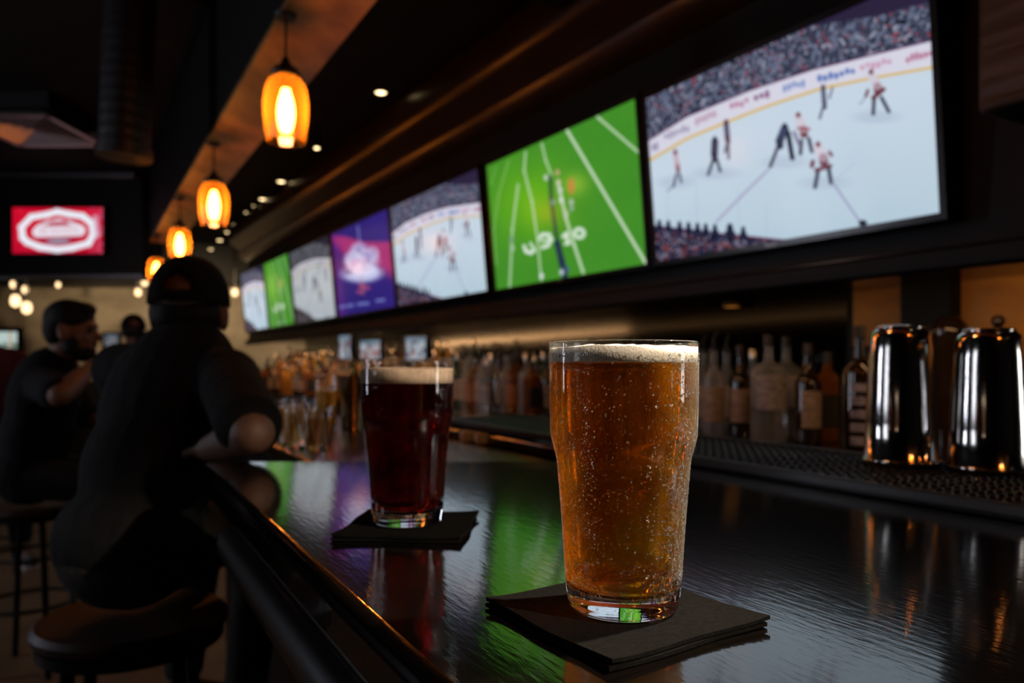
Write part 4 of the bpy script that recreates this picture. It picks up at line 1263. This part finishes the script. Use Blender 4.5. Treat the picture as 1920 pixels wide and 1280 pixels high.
# folded pale napkins on the ledge right of the dark beer
for k, (px, py, Y, lab) in enumerate(((877, 818, 1.86, 'left one of two folded white napkins on the ledge right of the dark beer'), (904, 822, 1.80, 'right one of two folded white napkins on the ledge right of the dark beer'))):
    loc = P(px, 0, Y).xy.to_3d() + Vector((0, 0, LZ + 0.0006))
    t = thing('folded_napkin', lab, 'napkin', loc, 0.15, 'folded white napkins')
    for q in range(5):
        obj('napkin_fold', MB().box((0.0, 0.0, 0.0025 + q * 0.0048), (0.034 - 0.001 * (q % 2), 0.055, 0.0042)), 'napkin_white', t, False, bevel=0.0015)

# ------------------------------------------------------------------ duct, vent
dk = MB()
d0, d1 = P(250, -110, 3.35), P(232, 296, 3.35)
dp = []
nseg = 90
hgt = (d1 - d0).length
duct = thing('spiral_duct', 'round spiral metal duct dropping from the black ceiling at the upper left', 'duct', d1)
dirv = (d0 - d1).normalized()
pr = []
for k in range(nseg + 1):
    pr.append((0.108 + (0.0018 if k % 5 == 0 else 0.0), hgt * k / nseg))
rot = Vector((0, 0, 1)).rotation_difference(dirv).to_matrix().to_4x4()
obj('duct_pipe', MB().lathe([(0.0, 0.0)] + pr + [(0.0, hgt)], 36, rot), 'duct_dark', duct, True)
obj('duct_collar', MB().lathe([(0.108, 0.0), (0.118, 0.0), (0.118, 0.04), (0.108, 0.04)], 36, rot, loop=True), 'duct_dark', duct, True)
struct('trim_15', MB().prism([(-5.2, 3.2), (-1.5, 3.2), (-1.5, 3.55), (-5.2, 3.55)], 2.97, 3.0), 'black_paint')

v0 = P(70, 232, 5.0)
vent = thing('ceiling_vent', 'square stamped metal ceiling vent catching a pink glow at the upper left', 'vent', P(62, 248, 5.0))
vw, vh = 0.62, 0.66
def nest(mb, w, h, z0, z1, t, flare):
    for sx in (-1, 1):
        mb.add([(sx * (w / 2), -h / 2, z0), (sx * (w / 2), h / 2, z0), (sx * (w / 2 - flare), h / 2 - flare, z1), (sx * (w / 2 - flare), -h / 2 + flare, z1),
                (sx * (w / 2 - t), -h / 2, z0), (sx * (w / 2 - t), h / 2, z0), (sx * (w / 2 - flare - t), h / 2 - flare, z1), (sx * (w / 2 - flare - t), -h / 2 + flare, z1)],
               [(0, 1, 2, 3), (7, 6, 5, 4), (0, 4, 5, 1), (3, 2, 6, 7)])
        mb.add([(-w / 2, sx * (h / 2), z0), (w / 2, sx * (h / 2), z0), (w / 2 - flare, sx * (h / 2 - flare), z1), (-w / 2 + flare, sx * (h / 2 - flare), z1),
                (-w / 2, sx * (h / 2 - t), z0), (w / 2, sx * (h / 2 - t), z0), (w / 2 - flare, sx * (h / 2 - flare - t), z1), (-w / 2 + flare, sx * (h / 2 - flare - t), z1)],
               [(0, 1, 2, 3), (7, 6, 5, 4), (0, 4, 5, 1), (3, 2, 6, 7)])
fr = MB(); nest(fr, vw, vh, 0.0, 0.012, 0.035, 0.01)
obj('vent_frame', fr, 'vent_metal', vent, False)
lv = MB()
for k in range(6):
    nest(lv, vw - 0.07 - k * 0.095, vh - 0.07 - k * 0.095, 0.004, 0.05, 0.004, 0.04)
obj('vent_louvres', lv, 'vent_metal', vent, False)
obj('vent_box', MB().box((0, 0, 0.11), (vw - 0.02, vh - 0.02, 0.10)), 'black_paint', vent, False)
for k in (-1, 1):
    obj('hanger_rod', MB().tube([(0.2 * k, 0.1, 0.155), (0.2 * k, 0.1, 2.95 - vent.location.z)], 0.008, 6), 'black_paint', vent)

# ------------------------------------------------------------------ people
def blob(name, parts, voxel, smooth, material, parent):
    """one continuous surface grown over capsules and ellipsoids"""
    mb = MB()
    for p in parts:
        if p[0] == 'c':
            _, a, b, ra, rb = p
            a, b = Vector(a), Vector(b)
            d = b - a
            n = max(2, int(d.length / (min(ra, rb) * 0.7)) + 1)
            q = d.to_track_quat('Z', 'Y').to_matrix().to_4x4()
            Ln = d.length
            prof = [(0.0, -ra)] + [(ra * math.cos(t), ra * math.sin(t)) for t in (-1.1, -.6, -.2)] + [(ra + (rb - ra) * k / 4, Ln * k / 4) for k in range(5)] + [(rb * math.cos(t), Ln + rb * math.sin(t)) for t in (.2, .6, 1.1)] + [(0.0, Ln + rb)]
            mb.lathe(prof, 16, Matrix.Translation(a) @ q)
        else:
            _, c, r, M = p
            mb.sphere(c, r, 18, 11, M)
    me = mb.mesh(name + '_src', True)
    o = bpy.data.objects.new(name + '_src', me); COL.objects.link(o)
    m = o.modifiers.new('r', 'REMESH'); m.mode = 'VOXEL'; m.voxel_size = voxel
    s = o.modifiers.new('s', 'SMOOTH'); s.iterations = smooth; s.factor = 0.5
    dg = bpy.context.evaluated_depsgraph_get()
    me2 = bpy.data.meshes.new_from_object(o.evaluated_get(dg))
    bpy.data.objects.remove(o); bpy.data.meshes.remove(me)
    me2.name = name
    me2.polygons.foreach_set('use_smooth', [True] * len(me2.polygons))
    return link(name, me2, material, parent)

def basis(f, up=(0, 0, 1)):
    f = Vector(f).normalized(); u = Vector(up)
    r = f.cross(u).normalized(); u = r.cross(f)
    return Matrix((r, f, u)).transposed()      # columns: right, forward, up

def hand(w, d, palm, s):
    """palm and five bent fingers; w wrist, d direction of the fingers, palm = palm normal"""
    d = Vector(d).normalized(); n = Vector(palm).normalized(); x = d.cross(n).normalized(); n = x.cross(d)
    w = Vector(w)
    out = [('e', w + d * 0.045 * s, (0.040 * s, 0.050 * s, 0.015 * s), Matrix((x, d, n)).transposed())]
    for k, (off, ln) in enumerate(((-.028, .070), (-.010, .080), (.009, .074), (.026, .058))):
        b = w + d * 0.078 * s + x * off * s
        m1 = b + (d * 0.86 + n * 0.5).normalized() * ln * .45 * s
        m2 = m1 + (d * 0.45 + n * 0.9).normalized() * ln * .33 * s
        m3 = m2 + (d * 0.0 + n * 1.0).normalized() * ln * .25 * s
        out += [('c', b, m1, .0088 * s, .0082 * s), ('c', m1, m2, .0082 * s, .0076 * s), ('c', m2, m3, .0076 * s, .0066 * s)]
    b = w + d * 0.03 * s - x * 0.034 * s
    m1 = b + (d * .6 - x * .7 + n * .3).normalized() * .036 * s
    m2 = m1 + (d * .8 - x * .1 + n * .5).normalized() * .028 * s
    out += [('c', b, m1, .011 * s, .0095 * s), ('c', m1, m2, .0095 * s, .008 * s)]
    return out

def person(label, J, s, f, hf, mats, hat=None, hair=None, beard=False, voxel=0.0085, loc=None):
    """J: joint positions in the room; f body facing, hf head facing"""
    J = {k: Vector(v) for k, v in J.items()}
    base = Vector(loc) if loc else Vector((J['pelvis'].x, J['pelvis'].y, 0))
    J = {k: v - base for k, v in J.items()}
    t = thing('person', label, 'person', base)
    B = basis(f); H = basis(hf[0], hf[1])
    R, FW, U = B.col[0], B.col[1], B.col[2]
    spine = (J['neck'] - J['pelvis']).normalized()
    TB = basis(spine.cross(R) * -1 if False else (FW - spine * FW.dot(spine)), spine)
    hd = J['head']
    h = lambda x, y, z: hd + H @ Vector((x * s, y * s, z * s))
    mid = J['pelvis'].lerp(J['neck'], 0.40); chest = J['pelvis'].lerp(J['neck'], 0.72)
    head = [('e', h(0, -.005, .03), (.074 * s, .094 * s, .092 * s), H), ('e', h(0, .018, -.035), (.060 * s, .074 * s, .080 * s), H), ('e', h(0, .045, -.085), (.036 * s, .036 * s, .026 * s), H),
            ('c', h(0, .086, .012), h(0, .106, -.022), .011 * s, .015 * s), ('e', h(0, .083, .030), (.052 * s, .016 * s, .011 * s), H), ('e', h(0, .088, -.056), (.024 * s, .012 * s, .008 * s), H),
            ('e', h(0, .086, -.068), (.022 * s, .011 * s, .007 * s), H)]
    for sx in (-1, 1):
        head += [('e', h(sx * .078, -.008, -.008), (.012 * s, .020 * s, .033 * s), H), ('e', h(sx * .084, -.016, .004), (.008 * s, .012 * s, .022 * s), H), ('e', h(sx * .042, .062, -.02), (.02 * s, .02 * s, .02 * s), H)]
    neck = [('c', J['neck'] - spine * .03 * s, h(0, -.012, -.045), .060 * s, .053 * s)]
    torso = [('e', chest, (.178 * s, .118 * s, .195 * s), TB), ('e', mid, (.160 * s, .120 * s, .170 * s), TB), ('e', J['pelvis'], (.168 * s, .130 * s, .120 * s), TB),
             ('c', J['rsh'], J['lsh'], .054 * s, .054 * s), ('c', J['neck'] - spine * .05 * s, J['rsh'], .050 * s, .050 * s), ('c', J['neck'] - spine * .05 * s, J['lsh'], .050 * s, .050 * s)]
    arms, slv, legs, hips = [], [], [], []
    for q in 'rl':
        sh, el, wr = J[q + 'sh'], J[q + 'el'], J[q + 'wr']
        arms += [('c', sh, el, .050 * s, .040 * s), ('c', el, el.lerp(wr, .3), .039 * s, .041 * s), ('c', el.lerp(wr, .3), wr, .041 * s, .027 * s)]
        d = (wr - el).normalized()
        arms += hand(wr, d, J.get(q + 'palm', Vector((0, 0, -1)) + base) - base if (q + 'palm') in J else (0, 0, -1), s)
        slv += [('c', sh, sh.lerp(el, .86), .066 * s, .062 * s)]
        hp, kn, an = J['pelvis'] + R * (.088 * s if q == 'r' else -.088 * s) - U * .02 * s, J[q + 'kn'], J[q + 'an']
        legs += [('c', hp, kn, .082 * s, .056 * s), ('c', kn, kn.lerp(an, .3), .054 * s, .056 * s), ('c', kn.lerp(an, .3), an, .056 * s, .036 * s)]
        hips += [('c', hp, kn, .092 * s, .066 * s), ('c', kn, an.lerp(kn, .12), .066 * s, .050 * s)]
    feet = []
    for q in 'rl':
        an = J[q + 'an']
        legs += [('c', an, an + FW * .12 * s - U * .05 * s, .036 * s, .03 * s)]
    blob('body', head + neck + torso + arms + legs, voxel * 0.8, 3, mats['skin'], t)
    inf = lambda ps, g: [(p[0], p[1], tuple(x + g for x in p[2]), p[3]) if p[0] == 'e' else (p[0], p[1], p[2], p[3] + g, p[4] + g) for p in ps]
    blob('shirt', inf(torso, 0.016 * s) + slv + [('c', J['neck'] - spine * .05 * s, J['neck'] + spine * .004 * s, .068 * s, .064 * s)], voxel, 4, mats['shirt'], t)
    blob('trousers', hips + [('e', J['pelvis'] - spine * .03 * s, (.164 * s, .132 * s, .115 * s), TB)], voxel, 4, mats['trousers'], t)
    for q in 'rl':
        an = J[q + 'an']
        toe = an + FW * .15 * s - U * .055 * s
        sh = blob('shoe', [('c', an - U * .035 * s - FW * .03 * s, an - U * .03 * s + FW * .02 * s, .046 * s, .046 * s), ('c', an - U * .045 * s, toe, .044 * s, .034 * s)], voxel, 3, 'shoe_grey', t)
        sb = MB().box((0, 0.055 * s, 0), (0.082 * s, 0.25 * s, 0.022 * s), Matrix.Translation(an - U * .088 * s) @ B.to_4x4())
        obj('sole', sb, 'shoe_sole', sh, False, bevel=0.009)
    for sx in (-1, 1):
        obj('eye', MB().sphere(h(sx * .031, .078, .008), .0125 * s, 12, 8), 'eye_dark', t)
    if hair == 'short' or beard:
        pass
    if hair == 'short':
        blob('hair', [('e', h(0, -.012, .052), (.083 * s, .098 * s, .084 * s), H), ('e', h(0, -.045, .012), (.079 * s, .062 * s, .082 * s), H), ('e', h(0, .04, .095), (.06 * s, .05 * s, .032 * s), H)], 0.007, 2, 'hair_dark', t)
    if hair == 'nape':
        blob('hair', [('e', h(0, -.034, -.002), (.0775 * s, .066 * s, .052 * s), H)], 0.006, 2, 'hair_dark', t)
    if beard:
        blob('beard', [('e', h(0, .048, -.082), (.050 * s, .050 * s, .042 * s), H), ('e', h(-.05, .015, -.055), (.018 * s, .035 * s, .045 * s), H), ('e', h(.05, .015, -.055), (.018 * s, .035 * s, .045 * s), H), ('e', h(0, .092, -.046), (.028 * s, .012 * s, .007 * s), H)], 0.006, 2, 'hair_dark', t)
    if hat:
        # cap: a dome with an arched gap at the back over a strap, a button and a bill
        mb = MB(); v = []; ff = []
        nu, nv = 48, 16
        cz = .034
        for j in range(nv + 1):
            ph = (math.pi / 2) * j / nv
            for i in range(nu):
                th = 2 * math.pi * i / nu
                rr = math.cos(ph) ** 0.80
                x, y = .0865 * rr * math.cos(th), (.104 * rr * math.sin(th)) - .008
                z = cz + .100 * math.sin(ph) ** 0.92 - .012 * (1 - math.sin(ph))
                v.append(h(x, y, z))
        for j in range(nv):
            for i in range(nu):
                th = 2 * math.pi * (i + .5) / nu; ph = (j + .5) / nv
                back = abs(th - 1.5 * math.pi)
                if 0.10 < ph < 0.42 and back < 0.44 * math.sqrt(max(0, 1 - ((ph - .10) / .32) ** 2)):
                    continue
                a, b = j * nu + i, j * nu + (i + 1) % nu
                ff.append((a, b, b + nu, a + nu))
        mb.add(v, ff)
        cp = obj('baseball_cap', mb, hat, t, angle=False)
        so = cp.modifiers.new('solid', 'SOLIDIFY'); so.thickness = 0.004; so.offset = 1
        obj('cap_button', MB().sphere(h(0, -.008, cz + .103), (.010 * s, .010 * s, .006 * s), 12, 8), hat, cp)
        bl = MB(); v = []; ff = []
        nb_ = 16
        for q, (ro, dz) in enumerate(((0.0, 0.0), (.5, -.006), (1.0, -.018))):
            for i in range(nb_ + 1):
                th = math.radians(28 + 124 * i / nb_)
                x, y = .0865 * math.cos(th), .104 * math.sin(th) - .008
                ex = ro * .068 * math.sin(math.pi * i / nb_) ** 0.6
                v.append(h(x, y + ex, cz - .010 + dz * math.sin(math.pi * i / nb_)))
        for q in range(2):
            for i in range(nb_):
                a = q * (nb_ + 1) + i
                ff.append((a, a + 1, a + nb_ + 2, a + nb_ + 1))
        bl.add(v, ff)
        bo = obj('cap_bill', bl, hat, cp, angle=False)
        so = bo.modifiers.new('solid', 'SOLIDIFY'); so.thickness = 0.004
    return t

# the seated man in a dark cap, seen from behind
s1 = 0.89
f1 = Vector((0.62, 0.78, 0)).normalized()
r1 = f1.cross(Vector((0, 0, 1)))
pel = P(243, 1012, 1.43)
J1 = dict(pelvis=pel, neck=P(346, 668, 1.56), head=P(357, 590, 1.585), rsh=P(428, 712, 1.44), lsh=P(228, 694, 1.66),
          rel=P(474, 812, 1.205), rwr=P(392, 842, 1.35), lel=P(262, 810, 1.90), lwr=P(330, 800, 2.06))
fl = Vector((0.20, 0.98, 0)).normalized()
for q, o in (('r', 1), ('l', -1)):
    hip = pel + r1 * .088 * s1 * o
    kn = hip + fl * .40 * s1 + r1 * .05 * o + Vector((0, 0, -.01))
    J1[q + 'kn'] = kn
    J1[q + 'an'] = kn + Vector((-0.10 * fl.x, -0.10 * fl.y, -.42))
person('person in a dark cap and black t-shirt seen from behind, elbow on the bar', J1, s1, f1, (Vector((-0.15, 0.98, -0.02)), (0, 0, 1)),
       dict(skin='skin', shirt='shirt_black', trousers='trousers_olive'), hat='cap_cloth', hair='nape', voxel=0.0075)

# the bearded man in profile further back
s2_ = 0.98
pel = P(58, 880, 3.05)
f2 = Vector((0.92, 0.25, 0)).normalized(); r2 = f2.cross(Vector((0, 0, 1)))
J2 = dict(pelvis=pel, neck=P(96, 688, 3.02), head=P(134, 622, 3.02), rsh=P(82, 722, 2.85), lsh=P(112, 712, 3.20), rel=P(112, 742, 2.60), rwr=P(170, 690, 2.80),
          lel=P(170, 790, 3.28), lwr=P(240, 800, 3.1))
for q, o in (('r', 1), ('l', -1)):
    hip = pel + r2 * .088 * o
    kn = hip + f2 * .36 + Vector((0, 0, -.07)) + r2 * .04 * o
    J2[q + 'kn'] = kn; J2[q + 'an'] = kn + f2 * .02 + Vector((0, 0, -.40))
person('person with short dark hair and beard in profile, black t-shirt, hand raised near his chin', J2, s2_, f2, (Vector((0.97, 0.22, -0.05)), (0, 0, 1)),
       dict(skin='skin_tan', shirt='shirt_navy', trousers='trousers_black'), hair='short', beard=True, voxel=0.010)

# a maroon shirt at the very left edge
pel = P(-40, 850, 4.0)
f3 = Vector((0.75, -0.65, 0)).normalized(); r3 = f3.cross(Vector((0, 0, 1)))
J3 = dict(pelvis=pel, neck=P(-42, 650, 4.0), head=P(-40, 596, 3.98))
for q, o in (('r', 1), ('l', -1)):
    J3[q + 'sh'] = J3['neck'] + r3 * .17 * o - Vector((0, 0, .07))
    J3[q + 'el'] = J3[q + 'sh'] + f3 * .12 + r3 * .05 * o - Vector((0, 0, .24))
    J3[q + 'wr'] = J3[q + 'el'] + f3 * .22 - r3 * .08 * o
    hip = pel + r3 * .088 * o; kn = hip + f3 * .38 - Vector((0, 0, .05))
    J3[q + 'kn'] = kn; J3[q + 'an'] = kn - Vector((0, 0, .40)) + f3 * .02
person('person in a maroon shirt, only a shoulder showing at the left edge', J3, 0.97, f3, (f3, (0, 0, 1)),
       dict(skin='skin', shirt='shirt_maroon', trousers='trousers_black'), hair='short', voxel=0.014)

# a capped head between the two men, far back
pel = P(246, 800, 5.6)
f4 = Vector((0.6, 0.8, 0)).normalized(); r4 = f4.cross(Vector((0, 0, 1)))
J4 = dict(pelvis=pel, neck=P(250, 655, 5.6), head=P(250, 622, 5.58))
for q, o in (('r', 1), ('l', -1)):
    J4[q + 'sh'] = J4['neck'] + r4 * .17 * o - Vector((0, 0, .07))
    J4[q + 'el'] = J4[q + 'sh'] + f4 * .12 + r4 * .05 * o - Vector((0, 0, .24))
    J4[q + 'wr'] = J4[q + 'el'] + f4 * .22 - r4 * .08 * o
    hip = pel + r4 * .088 * o; kn = hip + f4 * .38 - Vector((0, 0, .05))
    J4[q + 'kn'] = kn; J4[q + 'an'] = kn - Vector((0, 0, .36)) + f4 * .02
person('person in a dark cap far back, head just showing over the nearer man\'s shoulder', J4, 0.97, f4, (Vector((-0.5, 0.86, 0)), (0, 0, 1)),
       dict(skin='skin', shirt='shirt_navy', trousers='trousers_black'), hat='cap_cloth', hair='nape', voxel=0.014)

# ------------------------------------------------------------------ stools
def seat_under(person_name, c, r):
    """height of the lowest cloth over a seat of radius r"""
    root = bpy.data.objects[person_name]
    low = 9.0
    for o in COL.objects:
        if o.parent is root and o.type == 'MESH':
            for v in o.data.vertices:
                w = v.co + root.location
                if w.z > 0.5 and (w.x - c[0]) ** 2 + (w.y - c[1]) ** 2 < (r + 0.02) ** 2:
                    low = min(low, w.z)
    return low - 0.001
def stool(loc, h, label, rz=0.3, r=0.165):
    t = thing('bar_stool', label, 'bar stool', loc, rz)
    obj('seat', MB().lathe([(0.0, h - 0.034), (r - .012, h - 0.034), (r, h - 0.024), (r + .002, h - 0.012), (r - .006, h - 0.002), (r - .03, h - .004), (0.0, h - 0.010)], 40), 'dark_wood', t)
    obj('seat_rim', MB().lathe([(r - .02, h - 0.052), (r - .006, h - 0.052), (r - .006, h - 0.034), (r - .02, h - 0.034)], 36, loop=True), 'dark_metal', t)
    for k in range(4):
        a = math.pi / 4 + k * math.pi / 2
        obj('leg', MB().tube([(0.74 * r * math.cos(a), 0.74 * r * math.sin(a), h - 0.045), (1.12 * r * math.cos(a), 1.12 * r * math.sin(a), 0.0)], 0.0125, 10), 'dark_metal', t)
    rr = 1.02 * r
    obj('footrest_ring', MB().lathe([(rr - .009, .27), (rr, .262), (rr + .009, .27), (rr, .279)], 36, loop=True), 'dark_metal', t)
    rr = 0.86 * r
    obj('brace_ring', MB().lathe([(rr - .007, h - .20), (rr, h - .207), (rr + .007, h - .20), (rr, h - .193)], 36, loop=True), 'dark_metal', t)
    return t
c = P(250, 0, 1.40)
stool((c.x, c.y, 0), seat_under('person', c, .165), 'round wooden bar stool with dark metal legs under the man in the cap')
c = P(58, 0, 3.05)
stool((c.x, c.y, 0), seat_under('person.001', c, .20), 'bar stool under the bearded man, mostly in shadow', 0.1)
c = P(-40, 0, 4.0)
stool((c.x, c.y, 0), seat_under('person.002', c, .165), 'bar stool under the maroon shirt at the left edge, in shadow', 0.1)
c = P(246, 0, 5.6)
stool((c.x, c.y, 0), seat_under('person.003', c, .165), 'bar stool far back behind the two seated men, in shadow', 0.1)

# remove prototypes that were never placed
for k, t in protos.items():
    if k not in USED:
        for ch in [o for o in COL.objects if o.parent is t]:
            bpy.data.objects.remove(ch)
        bpy.data.objects.remove(t)
